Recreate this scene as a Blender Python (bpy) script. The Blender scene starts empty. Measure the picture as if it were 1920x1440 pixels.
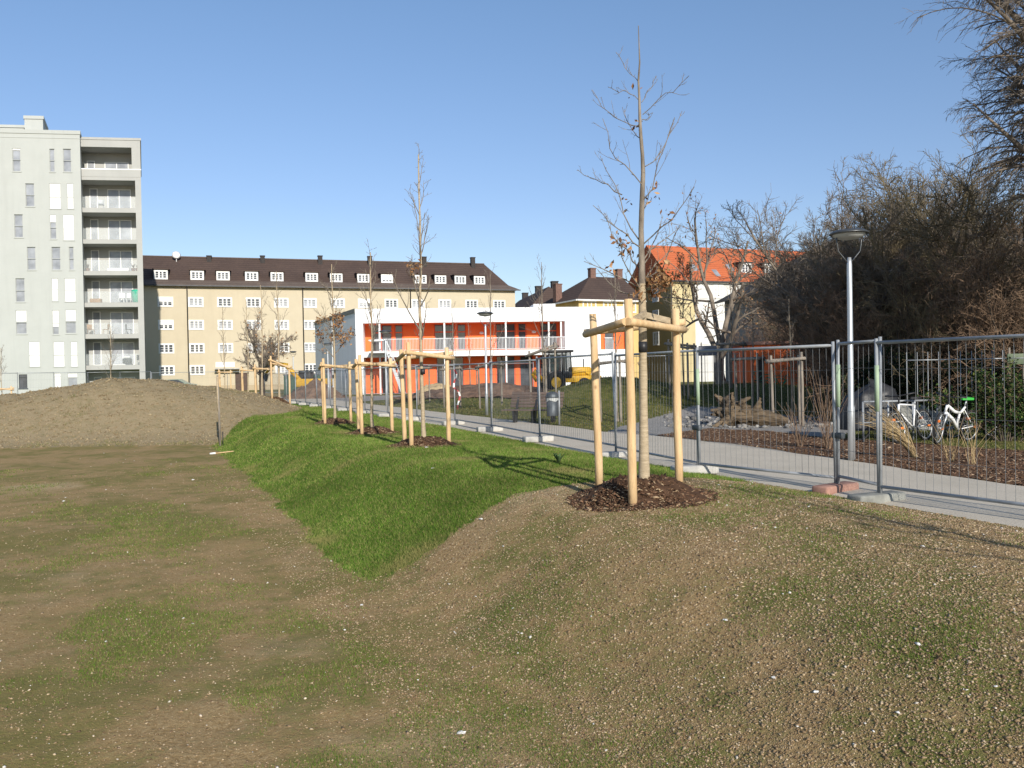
import bpy, bmesh, math, random
import numpy as np
from mathutils import Vector, Matrix
random.seed(7)
rng = np.random.default_rng(11)
S = bpy.context.scene
COL = S.collection
rad = math.radians

# ------------------------------------------------------------------ camera
FPX = 1553.0
CAM = Vector((0, 0, 1.6))
ROLL = rad(1.0)
PITCH = math.atan(20 / FPX)
_f = Vector((0, math.cos(PITCH), -math.sin(PITCH)))
_r0 = Vector((1, 0, 0)); _u0 = _r0.cross(_f)
CR = _r0 * math.cos(ROLL) - _u0 * math.sin(ROLL)
CU = _r0 * math.sin(ROLL) + _u0 * math.cos(ROLL)
cd = bpy.data.cameras.new('camera')
cd.sensor_width = 36; cd.lens = FPX / 1920 * 36
cd.clip_start = 0.1; cd.clip_end = 3000
cam = bpy.data.objects.new('camera', cd); COL.objects.link(cam)
M = Matrix((( CR.x, CU.x, -_f.x, CAM.x), (CR.y, CU.y, -_f.y, CAM.y), (CR.z, CU.z, -_f.z, CAM.z), (0, 0, 0, 1)))
cam.matrix_world = M
S.camera = cam
def ray(u, v): return _f + CR * ((u - 960) / FPX) + CU * ((720 - v) / FPX)
def P(u, v, d): return CAM + ray(u, v) * d
def G(u, v, z=0.0):
    r = ray(u, v); return CAM + r * ((z - CAM.z) / r.z)

# ------------------------------------------------------------------ terrain
A_ = (-0.4102, 0.9120); N_ = (0.9120, 0.4102)
T0_ = (-1.72, 9.75)
ZF = -0.75
def st(x, y):
    return (x - T0_[0]) * N_[0] + (y - T0_[1]) * N_[1], (x - T0_[0]) * A_[0] + (y - T0_[1]) * A_[1]
def xy(s, t): return (T0_[0] + s * N_[0] + t * A_[0], T0_[1] + s * N_[1] + t * A_[1])
def sst(x, a, b):
    k = np.clip((x - a) / (b - a), 0, 1); return k * k * (3 - 2 * k)
def wav(x, y, f, ph=0.0):
    return (np.sin(x * f + 1.3 + ph) * np.cos(y * f * 0.83 + 0.7 + 2 * ph) + 0.6 * np.sin((x * 0.7 + y) * f * 1.9 + 2.1 + ph) * np.cos((y * .9 - x) * f * 1.6 - ph)) / 1.6
LATX = [-42, -34, -28, -22.3, -17.4, -15.3, -12.3, -10.6, -9.6, -8.9]
LATZ = [-.7, -.3, 0.4, 1.0, 1.58, 1.48, 1.0, .38, 0.08, -.2]
def mound_z(x, y):
    lat = np.interp(x, LATX, LATZ)
    f = sst(y, 28.9, 36.2) * (1 - sst(y, 37.5, 49))
    f = f * (1 + 0.05 * wav(x, y, 0.9) + .034 * wav(x, y, 2.3, .7) + .02 * wav(x, y, 5.6, 1.9) + .006 * wav(x, y, 12.0, .2))
    return ZF + (lat - ZF) * f
PATH_S0, PATH_S1 = 5.85, 8.45
def pnear(t): return np.interp(t, [-5, 0, 4, 8, 14, 25, 60], [5.4, 5.5, 5.55, 5.8, 6.15, 6.35, 6.5])
def pfar(t): return np.interp(t, [-6, -2.4, 1, 3.5, 6.9, 9, 15, 22, 37, 60], [8.0, 8.2, 8.75, 9.15, 9.35, 8.95, 9.25, 9.3, 9.6, 9.8])
def height(x, y, detail=True):
    x = np.asarray(x, float); y = np.asarray(y, float)
    s, t = st(x, y)
    s2 = s + 0.12 * wav(x, y, 0.8)
    z = ZF + (0.04 - ZF) * sst(s2, -0.15, 1.9)
    z = z + 0.13 * sst(s, 1.2, 2.6) * (1 - sst(s, 3.6, 5.6)) * sst(-t, -14, 2)
    z = z + 0.16 * sst(s, 1.0, 3) * (1 - sst(s, 4.2, 5.7)) * sst(t, 24, 36)
    z = np.where(s > 4.5, z + (-0.04) * sst(s, 4.5, 5.7), z)
    z = np.maximum(z, np.where((y > 27) & (s < 4.5), mound_z(x, y), -9))
    # beyond the path
    b = sst(s, 9.6, 11.6)
    g1 = 1.28 * np.exp(-(((x - 3.9) / 3.6) ** 2 + ((y - 33.0) / 3.6) ** 2))
    g2 = 0.95 * np.exp(-(((x - 10.5) / 5.5) ** 2 + ((y - 37.0) / 4.2) ** 2))
    g3 = 0.55 * np.exp(-(((x + 2.0) / 5) ** 2 + ((y - 48) / 4.5) ** 2))
    z = z + b * (g1 + g2 + g3)
    if detail:
        near = 1 - sst(np.hypot(x, y), 20, 60)
        z = z + near * (0.012 * wav(x, y, 3.1) + 0.008 * wav(x, y, 7.7, 1.0)) * (1 - sst(s, 4.6, 5.4) * (1 - sst(s, 9.4, 10.2)))
        z = z + 0.035 * wav(x, y, 0.55, 2.0) * sst(np.hypot(x, y), 2, 7) * (1 - sst(s, 4.0, 5.4) * (1 - sst(s, 9.4, 10.2)))
    inp = (s > pnear(t) - 0.02) & (s < pfar(t) + 0.02)
    z = np.where(inp, -0.035, z)
    return z
def HZ(x, y): return float(height(np.array([x]), np.array([y]))[0])

# ------------------------------------------------------------------ mesh helpers
def mesh_np(name, V, faces, mats=None, smooth=False, col=None):
    """V (n,3); faces = list of int arrays (m,k)"""
    me = bpy.data.meshes.new(name)
    V = np.ascontiguousarray(V, dtype=np.float32)
    me.vertices.add(len(V)); me.vertices.foreach_set('co', V.ravel())
    faces = [np.asarray(f, dtype=np.int32) for f in faces if len(f)]
    nl = sum(f.size for f in faces); npoly = sum(len(f) for f in faces)
    me.loops.add(nl); me.polygons.add(npoly)
    me.loops.foreach_set('vertex_index', np.concatenate([f.ravel() for f in faces]))
    st_, n = [], 0
    for f in faces:
        k = f.shape[1]; st_.append(np.arange(len(f), dtype=np.int32) * k + n); n += f.size
    me.polygons.foreach_set('loop_start', np.concatenate(st_))
    if smooth: me.polygons.foreach_set('use_smooth', np.ones(npoly, dtype=bool))
    if col is not None:
        a = me.color_attributes.new('col', 'FLOAT_COLOR', 'POINT')
        c = np.ones((len(V), 4), dtype=np.float32); c[:, :3] = col
        a.data.foreach_set('color', c.ravel())
    me.update(calc_edges=True); me.validate()
    for m in (mats or []): me.materials.append(m)
    return me
def link(name, me, parent=None):
    o = bpy.data.objects.new(name, me); COL.objects.link(o)
    if parent is not None: o.parent = parent
    return o
def tag(o, label=None, cat=None, group=None, kind=None):
    if label: o['label'] = label
    if cat: o['category'] = cat
    if group: o['group'] = group
    if kind: o['kind'] = kind
    return o
def thing(name, label, cat, loc=(0, 0, 0), rz=0.0, group=None):
    o = bpy.data.objects.new(name, None); COL.objects.link(o)
    o.empty_display_size = 0.3
    o.location = loc; o.rotation_euler = (0, 0, rz)
    return tag(o, label, cat, group)
KIDS = {}
def kids(o): return [c for c in bpy.data.objects if c.parent == o]
def dup(root, loc=None, rz=None, label=None, group=None, scale=None):
    tree = []
    def walk(o): 
        tree.append((o, list(o.children)))
        for c in o.children: walk(c)
    walk(root)
    def cp(o, parent):
        c = o.copy(); COL.objects.link(c)
        if parent is not None: c.parent = parent
        for ch in list(o.children): cp(ch, c)
        return c
    r = cp(root, None)
    if loc is not None: r.location = loc
    if rz is not None: r.rotation_euler = (0, 0, rz)
    if label: r['label'] = label
    if group: r['group'] = group
    if scale: r.scale = (scale, scale, scale) if not isinstance(scale, tuple) else scale
    return r

class MB:
    def __init__(s): s.v = []; s.f = []; s.m = []; s.sm = []
    def add(s, vs, fs, m=0, smooth=False):
        o = len(s.v); s.v += [tuple(p) for p in vs]
        for f in fs: s.f.append([i + o for i in f]); s.m.append(m); s.sm.append(smooth)
        return s
    def box(s, a, b, m=0, mat=None):
        x0, y0, z0 = a; x1, y1, z1 = b
        x0, x1 = min(x0, x1), max(x0, x1); y0, y1 = min(y0, y1), max(y0, y1); z0, z1 = min(z0, z1), max(z0, z1)
        vs = [(x0, y0, z0), (x1, y0, z0), (x1, y1, z0), (x0, y1, z0), (x0, y0, z1), (x1, y0, z1), (x1, y1, z1), (x0, y1, z1)]
        if mat is not None: vs = [mat @ Vector(p) for p in vs]
        return s.add(vs, [(0, 3, 2, 1), (4, 5, 6, 7), (0, 1, 5, 4), (1, 2, 6, 5), (2, 3, 7, 6), (3, 0, 4, 7)], m)
    def bbox(s, a, b, bev=0.02, m=0, mat=None):
        """box with chamfered edges"""
        bm = bmesh.new(); bmesh.ops.create_cube(bm, size=1)
        c = [(a[i] + b[i]) / 2 for i in range(3)]; d = [abs(b[i] - a[i]) for i in range(3)]
        for v in bm.verts: v.co = Vector([c[i] + v.co[i] * d[i] for i in range(3)])
        bmesh.ops.bevel(bm, geom=bm.edges[:], offset=min(bev, min(d) * 0.45), segments=2, profile=0.5, affect='EDGES')
        bm.verts.index_update()
        vs = [(mat @ v.co) if mat is not None else v.co.copy() for v in bm.verts]
        s.add(vs, [[v.index for v in f.verts] for f in bm.faces], m, True); bm.free(); return s
    def quad(s, a, b, c, d, m=0): return s.add([a, b, c, d], [(0, 1, 2, 3)], m)
    def poly(s, pts, m=0): return s.add(pts, [tuple(range(len(pts)))], m)
    def prism(s, pts, off, m=0):
        """closed prism: polygon pts extruded along vector off"""
        n = len(pts); off = Vector(off)
        vs = [Vector(p) for p in pts] + [Vector(p) + off for p in pts]
        fs = [tuple(reversed(range(n))), tuple(range(n, 2 * n))] + [(i, (i + 1) % n, n + (i + 1) % n, n + i) for i in range(n)]
        return s.add(vs, fs, m)
    def tube(s, pts, r, n=8, m=0, smooth=True, cap=True):
        pts = [Vector(p) for p in pts]; k = len(pts)
        rr = r if isinstance(r, (list, tuple)) else [r] * k
        base = len(s.v); ref = None
        for i, p in enumerate(pts):
            d = (pts[min(i + 1, k - 1)] - pts[max(i - 1, 0)])
            d = d.normalized() if d.length > 1e-9 else Vector((0, 0, 1))
            if ref is None: ref = d.orthogonal().normalized()
            u = (ref - d * ref.dot(d)); u = u.normalized() if u.length > 1e-6 else d.orthogonal().normalized(); ref = u
            w = d.cross(u)
            for j in range(n):
                a = 2 * math.pi * j / n
                s.v.append(tuple(p + (u * math.cos(a) + w * math.sin(a)) * rr[i]))
        for i in range(k - 1):
            for j in range(n):
                s.f.append([base + i * n + j, base + i * n + (j + 1) % n, base + (i + 1) * n + (j + 1) % n, base + (i + 1) * n + j]); s.m.append(m); s.sm.append(smooth)
        if cap:
            s.f.append([base + j for j in reversed(range(n))]); s.m.append(m); s.sm.append(False)
            s.f.append([base + (k - 1) * n + j for j in range(n)]); s.m.append(m); s.sm.append(False)
        return s
    def lathe(s, prof, n=16, c=(0, 0, 0), m=0, smooth=True):
        base = len(s.v); k = len(prof)
        for r, z in prof:
            for j in range(n):
                a = 2 * math.pi * j / n
                s.v.append((c[0] + r * math.cos(a), c[1] + r * math.sin(a), c[2] + z))
        for i in range(k - 1):
            for j in range(n):
                s.f.append([base + i * n + j, base + i * n + (j + 1) % n, base + (i + 1) * n + (j + 1) % n, base + (i + 1) * n + j]); s.m.append(m); s.sm.append(smooth)
        return s
    def torus(s, c, ax, R, r, n=28, k=6, m=0):
        ax = Vector(ax).normalized(); u = ax.orthogonal().normalized(); w = ax.cross(u); c = Vector(c); base = len(s.v)
        for i in range(n):
            a = 2 * math.pi * i / n; e = u * math.cos(a) + w * math.sin(a)
            for j in range(k):
                b = 2 * math.pi * j / k
                s.v.append(tuple(c + e * (R + r * math.cos(b)) + ax * r * math.sin(b)))
        for i in range(n):
            for j in range(k):
                s.f.append([base + i * k + j, base + ((i + 1) % n) * k + j, base + ((i + 1) % n) * k + (j + 1) % k, base + i * k + (j + 1) % k]); s.m.append(m); s.sm.append(True)
        return s
    def mesh(s, name, mats):
        me = bpy.data.meshes.new(name); me.from_pydata(s.v, [], s.f)
        me.polygons.foreach_set('material_index', s.m); me.polygons.foreach_set('use_smooth', s.sm)
        for mt in (mats if isinstance(mats, (list, tuple)) else [mats]): me.materials.append(mt)
        me.update(); return me
    def build(s, name, mats, parent=None): return link(name, s.mesh(name, mats), parent)

# ------------------------------------------------------------------ materials
def new_mat(name):
    m = bpy.data.materials.new(name); m.use_nodes = True
    nt = m.node_tree; b = nt.nodes['Principled BSDF']; return m, nt, b
def N(nt, t, **kw):
    n = nt.nodes.new(t)
    for k, v in kw.items():
        if k in n.inputs.keys() if hasattr(n.inputs, 'keys') else False: n.inputs[k].default_value = v
        else: setattr(n, k, v)
    return n
def ramp(nt, fac, stops, interp='LINEAR'):
    r = nt.nodes.new('ShaderNodeValToRGB'); r.color_ramp.interpolation = interp
    e = r.color_ramp.elements
    while len(e) < len(stops): e.new(0.5)
    for i, (p, c) in enumerate(stops):
        e[i].position = p; e[i].color = (c, c, c, 1) if isinstance(c, (int, float)) else (*c, 1)
    nt.links.new(fac, r.inputs[0]); return r.outputs[0]
def noise(nt, vec, scale, detail=4, rough=0.55, dist=0.0):
    n = nt.nodes.new('ShaderNodeTexNoise'); n.inputs['Scale'].default_value = scale; n.inputs['Detail'].default_value = detail
    n.inputs['Roughness'].default_value = rough; n.inputs['Distortion'].default_value = dist
    if vec is not None: nt.links.new(vec, n.inputs['Vector'])
    return n.outputs['Fac']
def mixc(nt, fac, a, b, mode='MIX'):
    m = nt.nodes.new('ShaderNodeMix'); m.data_type = 'RGBA'; m.blend_type = mode
    if isinstance(fac, (int, float)): m.inputs[0].default_value = fac
    else: nt.links.new(fac, m.inputs[0])
    for i, c in ((6, a), (7, b)):
        if isinstance(c, tuple): m.inputs[i].default_value = (*c, 1)
        else: nt.links.new(c, m.inputs[i])
    return m.outputs[2]
def mth(nt, op, a, b=None, clamp=False):
    m = nt.nodes.new('ShaderNodeMath'); m.operation = op; m.use_clamp = clamp
    for i, c in ((0, a), (1, b)):
        if c is None: continue
        if isinstance(c, (int, float)): m.inputs[i].default_value = c
        else: nt.links.new(c, m.inputs[i])
    return m.outputs[0]
def bump(nt, b, h, strength=0.3, dist=0.02):
    n = nt.nodes.new('ShaderNodeBump'); n.inputs['Strength'].default_value = strength; n.inputs['Distance'].default_value = dist
    nt.links.new(h, n.inputs['Height']); nt.links.new(n.outputs[0], b.inputs['Normal'])
def coords(nt, kind='Object', scale=None):
    t = nt.nodes.new('ShaderNodeTexCoord'); o = t.outputs[kind]
    if scale:
        mp = nt.nodes.new('ShaderNodeMapping'); mp.inputs['Scale'].default_value = scale
        nt.links.new(o, mp.inputs[0]); o = mp.outputs[0]
    return o
def pmat(name, c1, c2=None, scale=3.0, rough=0.8, metal=0.0, stretch=None, bmp=0.0, bscale=30.0, bdist=0.01, detail=5, spec=0.4, lo=0.35, hi=0.65):
    m, nt, b = new_mat(name)
    b.inputs['Roughness'].default_value = rough; b.inputs['Metallic'].default_value = metal; b.inputs['Specular IOR Level'].default_value = spec
    if c2 is None: c2 = tuple(x * 0.8 for x in c1)
    v = coords(nt, 'Object', stretch)
    f = noise(nt, v, scale, detail)
    nt.links.new(ramp(nt, f, [(lo, c2), (hi, c1)]), b.inputs['Base Color'])
    if bmp: bump(nt, b, noise(nt, v, bscale, 4), bmp, bdist)
    return m
def colmat(name, rough=0.9, spec=0.2, trans=0.0):
    m, nt, b = new_mat(name)
    a = nt.nodes.new('ShaderNodeVertexColor'); a.layer_name = 'col'
    nt.links.new(a.outputs[0], b.inputs['Base Color'])
    b.inputs['Roughness'].default_value = rough; b.inputs['Specular IOR Level'].default_value = spec
    return m
MT = {}
MT['bark_young'] = pmat('young_bark', (.27, .225, .175), (.14, .115, .09), 14, .9, stretch=(1, 1, .35), bmp=.5, bscale=40)
MT['bark_pale'] = pmat('wrapped_bark', (.46, .37, .25), (.33, .26, .17), 12, .95, stretch=(.6, .6, 4), bmp=.6, bscale=35)
MT['bark_dark'] = pmat('dark_bark', (.13, .10, .075), (.05, .042, .034), 8, .95, stretch=(1, 1, .3), bmp=.7, bscale=22, bdist=.03)
MT['twig_grey'] = pmat('grey_twigs', (.25, .205, .16), (.125, .102, .083), 2.0, .9)
MT['twig_brown'] = pmat('brown_twigs', (.30, .20, .13), (.15, .098, .066), 1.2, .9)
MT['twig_olive'] = pmat('olive_twigs', (.23, .185, .105), (.115, .09, .058), 1.2, .9)
MT['stake'] = pmat('peeled_pine', (.66, .46, .25), (.50, .32, .155), 3.5, .75, stretch=(5, 5, .7), bmp=.25, bscale=18, lo=.3, hi=.6)
def add_knots(m):
    nt = m.node_tree; b = nt.nodes['Principled BSDF']; src = b.inputs['Base Color'].links[0].from_socket
    vo = nt.nodes.new('ShaderNodeTexVoronoi'); vo.inputs['Scale'].default_value = 3.3; vo.inputs['Randomness'].default_value = 1
    nt.links.new(coords(nt, 'Object', (1.6, 1.6, 1)), vo.inputs['Vector'])
    c = mixc(nt, ramp(nt, vo.outputs['Distance'], [(.05, .75), (.13, 0)]), src, (.25, .13, .06))
    f = noise(nt, coords(nt, 'Object', (9, 9, .8)), 9, 4, .7)
    c = mixc(nt, ramp(nt, f, [(.52, 0), (.68, .55)]), c, (.36, .24, .13))
    g = noise(nt, coords(nt, 'Object'), 1.3, 4, .6)
    c = mixc(nt, ramp(nt, g, [(.45, 0), (.7, .5)]), c, (.72, .56, .36))
    nt.links.new(c, b.inputs['Base Color'])
add_knots(MT['stake'])
MT['stake_grey'] = pmat('weathered_pine', (.30, .26, .215), (.17, .145, .12), 4, .9, stretch=(5, 5, .7), bmp=.3, bscale=18)
MT['steel'] = pmat('galvanised_steel', (.36, .38, .40), (.26, .275, .29), 5, .5, .2, bmp=.08, bscale=60)
MT['steel_dark'] = pmat('dull_steel', (.12, .135, .15), (.075, .085, .095), 4, .55, .5)
MT['wire'] = pmat('fence_wire', (.22, .23, .24), (.15, .16, .17), 6, .55, .2)
MT['alu'] = pmat('lamp_aluminium', (.56, .58, .60), (.46, .48, .50), 3, .42, .6, stretch=(1, 1, .2))
MT['lampshade'] = pmat('lamp_cap', (.10, .105, .11), (.07, .075, .08), 4, .35, .5)
MT['opal'] = pmat('lamp_glass', (.45, .46, .45), (.35, .36, .36), 4, .3)
MT['conc'] = pmat('concrete', (.50, .48, .44), (.33, .32, .30), 5, .95, bmp=.4, bscale=60)
MT['conc_grey'] = pmat('grey_concrete', (.30, .30, .27), (.18, .18, .165), 5, .95, bmp=.4, bscale=60)
MT['brick_red'] = pmat('red_concrete', (.42, .235, .18), (.28, .15, .115), 6, .95, bmp=.4, bscale=60)
MT['white'] = pmat('white_paint', (.82, .82, .81), (.76, .76, .75), .6, .7, spec=.3)
MT['shutter'] = pmat('white_shutter', (.86, .86, .84), (.80, .80, .79), 2, .6)
MT['wframe'] = pmat('window_frame_white', (.80, .80, .77), (.70, .70, .68), 2, .55)
MT['orange'] = pmat('orange_panel', (.88, .19, .055), (.83, .165, .045), .8, .75, spec=.25)
MT['orange_dark'] = pmat('orange_frame', (.70, .12, .045), (.6, .10, .04), 1.5, .6)
MT['red'] = pmat('red_paint', (.45, .045, .04), (.36, .035, .03), 3, .6)
def glassmat(name, c, rough=.08):
    m, nt, b = new_mat(name)
    v = coords(nt, 'Object'); f = noise(nt, v, .9, 3)
    nt.links.new(ramp(nt, f, [(.35, c), (.7, tuple(x * 1.7 + .01 for x in c))]), b.inputs['Base Color'])
    b.inputs['Roughness'].default_value = rough; b.inputs['Specular IOR Level'].default_value = .6
    return m
MT['glass'] = glassmat('window_glass', (.055, .06, .07))
MT['glass_lit'] = glassmat('curtained_glass', (.22, .23, .25), .2)
MT['glass_rail'] = glassmat('railing_glass', (.33, .35, .36), .25)
MT['tyre'] = pmat('rubber', (.022, .022, .023), (.014, .014, .015), 8, .8)
MT['black'] = pmat('black_paint', (.03, .03, .032), (.02, .02, .022), 5, .45)
MT['yellow_paint'] = pmat('yellow_machine_paint', (.66, .39, .03), (.5, .28, .02), 3, .45)
MT['green_paint'] = pmat('green_paint', (.03, .22, .11), (.02, .15, .08), 4, .5)
# ------------------------------------------------------------------ ground
def inpoly(x, y, poly):
    c = np.zeros(x.shape, bool); n = len(poly)
    for i in range(n):
        x0, y0 = poly[i]; x1, y1 = poly[(i + 1) % n]
        k = ((y0 > y) != (y1 > y)); 
        with np.errstate(divide='ignore', invalid='ignore'):
            c ^= k & (x < (x1 - x0) * (y - y0) / (y1 - y0 + 1e-12) + x0)
    return c
def pxpoly(pts, z=0.0): return [tuple(G(u, v, z)[:2]) for u, v in pts]
BED = pxpoly([(1195, 824), (1235, 815), (1330, 803), (1440, 808), (1570, 822), (1680, 830), (1800, 838), (1920, 846), (2200, 862), (2600, 880), (2700, 1060), (2200, 980), (1920, 930), (1600, 880), (1320, 832)])
GRIT = pxpoly([(1165, 800), (1215, 789), (1300, 778), (1400, 776), (1480, 781), (1600, 795), (1600, 806), (1570, 822), (1440, 808), (1330, 803), (1235, 815), (1195, 824), (1165, 828), (1120, 815)])
YARD = [(3, 43), (40, 38), (70, 45), (70, 66), (-24, 66), (-22, 52), (-8, 52)]
def masks(x, y):
    s, t = st(x, y)
    jag = 0.10 * wav(x, y, 5.0) + 0.07 * wav(x, y, 13.0, .6) + .04 * wav(x, y, 31.0, .2)
    turf = ((s > -0.12 + jag + 0.10 * wav(x, y, 1.3)) & (t > -0.28 + 0.8 * jag) & (s < pnear(t) - .08 + .5 * jag))
    mz = mound_z(x, y); dirt = (mz > height(x, y, False) - 1e-4) & (y > 28.6) & (s < 4.5) & (mz > ZF + 0.012)
    turf = (turf & ~dirt) | ((s < -0.1) & (y > 50)) & ~dirt
    right = s > pfar(t) - 0.05
    bed = inpoly(x, y, BED); bed &= right; grit = inpoly(x, y, GRIT) & ~bed & right
    yard = inpoly(x, y, YARD)
    lawn = right & ~bed & ~grit & ~yard
    return turf.astype(float), dirt.astype(float), bed.astype(float), (grit | yard).astype(float), lawn.astype(float)
GP = [pxpoly(q, z) for q, z in (([(880, 1075), (960, 1030), (1120, 1015), (1110, 1060), (1000, 1090), (900, 1120), (840, 1150), (790, 1145)], -.1), ([(1380, 1105), (1560, 1125), (1720, 1160), (1920, 1220), (1920, 1300), (1700, 1220), (1560, 1185), (1400, 1145)], .05),
      ([(60, 1270), (150, 1140), (300, 1150), (420, 1190), (300, 1230), (120, 1320)], ZF), ([(380, 1340), (460, 1290), (540, 1330), (450, 1400)], ZF), ([(740, 1350), (860, 1330), (920, 1400), (750, 1440)], -.6), ([(150, 960), (300, 950), (420, 1000), (300, 1040), (180, 1020)], ZF), ([(1320, 905), (1500, 915), (1560, 945), (1400, 960), (1300, 925)], .05), ([(560, 1240), (640, 1220), (680, 1290), (600, 1300)], ZF))]
PP = [pxpoly(q, z) for q, z in (([(915, 945), (1000, 930), (1110, 926), (1100, 950), (980, 957)], .05), ([(1290, 930), (1450, 905), (1530, 925), (1380, 950)], .05), ([(620, 1400), (760, 1370), (900, 1390), (900, 1450), (600, 1450)], -.6), ([(0, 1090), (100, 1085), (120, 1108), (0, 1110)], ZF), ([(0, 905), (130, 903), (130, 917), (0, 920)], ZF), ([(1510, 1165), (1570, 1160), (1590, 1185), (1510, 1190)], .05), ([(440, 1240), (560, 1220), (640, 1260), (500, 1280)], ZF), ([(0, 1330), (90, 1310), (110, 1345), (0, 1370)], ZF), ([(600, 985), (680, 1050), (690, 1085), (640, 1060), (560, 960)], ZF))]
def green_patches(x, y, GP=GP):
    rg = np.random.default_rng(5); acc = np.zeros(len(x)); k = np.hypot(x, y) < 22; xs, ys = x[k], y[k]; a_ = np.zeros(len(xs)); nj = 10
    for _ in range(nj):
        dx, dy = rg.normal(0, .38, 2); h = np.zeros(len(xs), bool)
        for q in GP: h |= inpoly(xs + dx + (.12 * wav(xs, ys, 6.0) + .3 * wav(xs, ys, 2.1)), ys + dy + .2 * wav(ys, xs, 2.9), q)
        a_ += h
    acc[k] = a_ / nj; return acc
th = np.concatenate([np.linspace(-180, -62, 26)[:-1], np.linspace(-62, -40, 60)[:-1], np.linspace(-40, 40, 720)[:-1], np.linspace(40, 62, 60)[:-1], np.linspace(62, 180, 26)]) * math.pi / 180
rr = [0.6]
while rr[-1] < 90: rr.append(rr[-1] * 1.0105)
while rr[-1] < 1500: rr.append(rr[-1] * 1.08)
rr = np.array(rr)
TH, RR = np.meshgrid(th, rr)
GX = RR * np.sin(TH); GY = RR * np.cos(TH)
GZ = height(GX, GY)
nr, na = GX.shape
V = np.stack([GX.ravel(), GY.ravel(), GZ.ravel()], 1)
i, j = np.meshgrid(np.arange(nr - 1), np.arange(na - 1), indexing='ij')
a = i * na + j
F = np.stack([a, a + 1, a + na + 1, a + na], -1).reshape(-1, 4)
V = np.vstack([V, [[0, 0, HZ(0, 0)]]])
jj = np.arange(na - 1); F3 = np.stack([np.full(na - 1, nr * na), jj + 1, jj], 1)
tf, dt, bd, gt, lw = masks(GX.ravel(), GY.ravel())
mk = np.stack([tf, dt, bd], 1); mk = np.vstack([mk, [[0, 0, 0]]])
m, nt, b = new_mat('ground_soil_and_grass')
v = coords(nt, 'Object')
vc = nt.nodes.new('ShaderNodeVertexColor'); vc.layer_name = 'col'
sep = nt.nodes.new('ShaderNodeSeparateColor'); nt.links.new(vc.outputs[0], sep.inputs[0])
vc2 = nt.nodes.new('ShaderNodeVertexColor'); vc2.layer_name = 'col2'
sep2 = nt.nodes.new('ShaderNodeSeparateColor'); nt.links.new(vc2.outputs[0], sep2.inputs[0])
nbig = noise(nt, v, .55, 5, .6); nmid = noise(nt, v, 3.2, 5, .6); nfine = noise(nt, v, 26, 5, .65); nvf = noise(nt, v, 95, 3, .7)
mfine = mixc(nt, .5, nfine, nvf)
# bare seeded soil
soil = ramp(nt, mfine, [(.32, (.13, .08, .032)), (.45, (.30, .198, .088)), (.57, (.43, .30, .15)), (.68, (.60, .46, .28))])
soil = mixc(nt, ramp(nt, nmid, [(.35, 0), (.7, .45)]), soil, (.35, .245, .12))
# low green sprouting, softly patchy
gcol = ramp(nt, mfine, [(.32, (.06, .08, .014)), (.55, (.125, .155, .03)), (.72, (.21, .21, .07))])
gp = mth(nt, 'ADD', mth(nt, 'MULTIPLY', nbig, .72), mth(nt, 'MULTIPLY', nmid, .48))
gp = mth(nt, 'ADD', gp, mth(nt, 'MULTIPLY', nfine, .34))
field = mth(nt, 'MULTIPLY', sep2.outputs[2], -.015)
vc3 = nt.nodes.new('ShaderNodeVertexColor'); vc3.layer_name = 'col3'
sep3 = nt.nodes.new('ShaderNodeSeparateColor'); nt.links.new(vc3.outputs[0], sep3.inputs[0])
gp = mth(nt, 'ADD', gp, mth(nt, 'MULTIPLY', sep3.outputs[0], .09))
gm = ramp(nt, mth(nt, 'ADD', gp, field), [(.70, 0), (.86, .8)])
soil = mixc(nt, mth(nt, 'MULTIPLY', sep3.outputs[1], .7), soil, mixc(nt, mfine, (.36, .27, .15), (.62, .51, .33)))
base = mixc(nt, gm, soil, gcol)
haze_g = ramp(nt, nbig, [(.35, 0.05), (.65, .42)])
base = mixc(nt, mth(nt, 'MULTIPLY', haze_g, sep2.outputs[2]), base, (.29, .205, .08))
# bare mound
dirt = ramp(nt, mfine, [(.30, (.18, .135, .075)), (.5, (.30, .235, .14)), (.7, (.40, .325, .21))])
dirt = mixc(nt, ramp(nt, nmid, [(.45, 0), (.72, .5)]), dirt, (.15, .135, .06))
base = mixc(nt, sep.outputs[1], base, dirt)
# bark bed
bed = ramp(nt, mfine, [(.32, (.035, .020, .012)), (.5, (.13, .072, .042)), (.66, (.22, .135, .085)), (.76, (.42, .32, .22))])
base = mixc(nt, sep.outputs[2], base, bed)
grit = ramp(nt, mfine, [(.3, (.12, .115, .11)), (.5, (.29, .275, .26)), (.7, (.46, .44, .41))])
base = mixc(nt, sep2.outputs[0], base, grit)
lawn = ramp(nt, mixc(nt, .45, nmid, mfine), [(.34, (.045, .065, .014)), (.5, (.11, .115, .03)), (.68, (.20, .165, .075))])
base = mixc(nt, sep2.outputs[1], base, lawn)
turf = ramp(nt, mixc(nt, .5, nmid, mfine), [(.32, (.035, .065, .008)), (.5, (.075, .14, .015)), (.7, (.13, .19, .03))])
base = mixc(nt, sep.outputs[0], base, turf)
nt.links.new(base, b.inputs['Base Color']); b.inputs['Roughness'].default_value = .98; b.inputs['Specular IOR Level'].default_value = .15
bump(nt, b, mixc(nt, .4, nfine, nvf), .9, .03)
MT['ground'] = m
me = mesh_np('ground', V, [F, F3], [m], True, mk)
a2 = me.color_attributes.new('col2', 'FLOAT_COLOR', 'POINT')
s_, t_ = st(V[:, 0], V[:, 1])
fieldm = 1 - sst(s_, -.3, .35)
c = np.ones((len(V), 4), dtype=np.float32); c[:-1, 0] = gt; c[:-1, 1] = lw; c[:, 2] = fieldm
a2.data.foreach_set('color', c.ravel())
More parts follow.
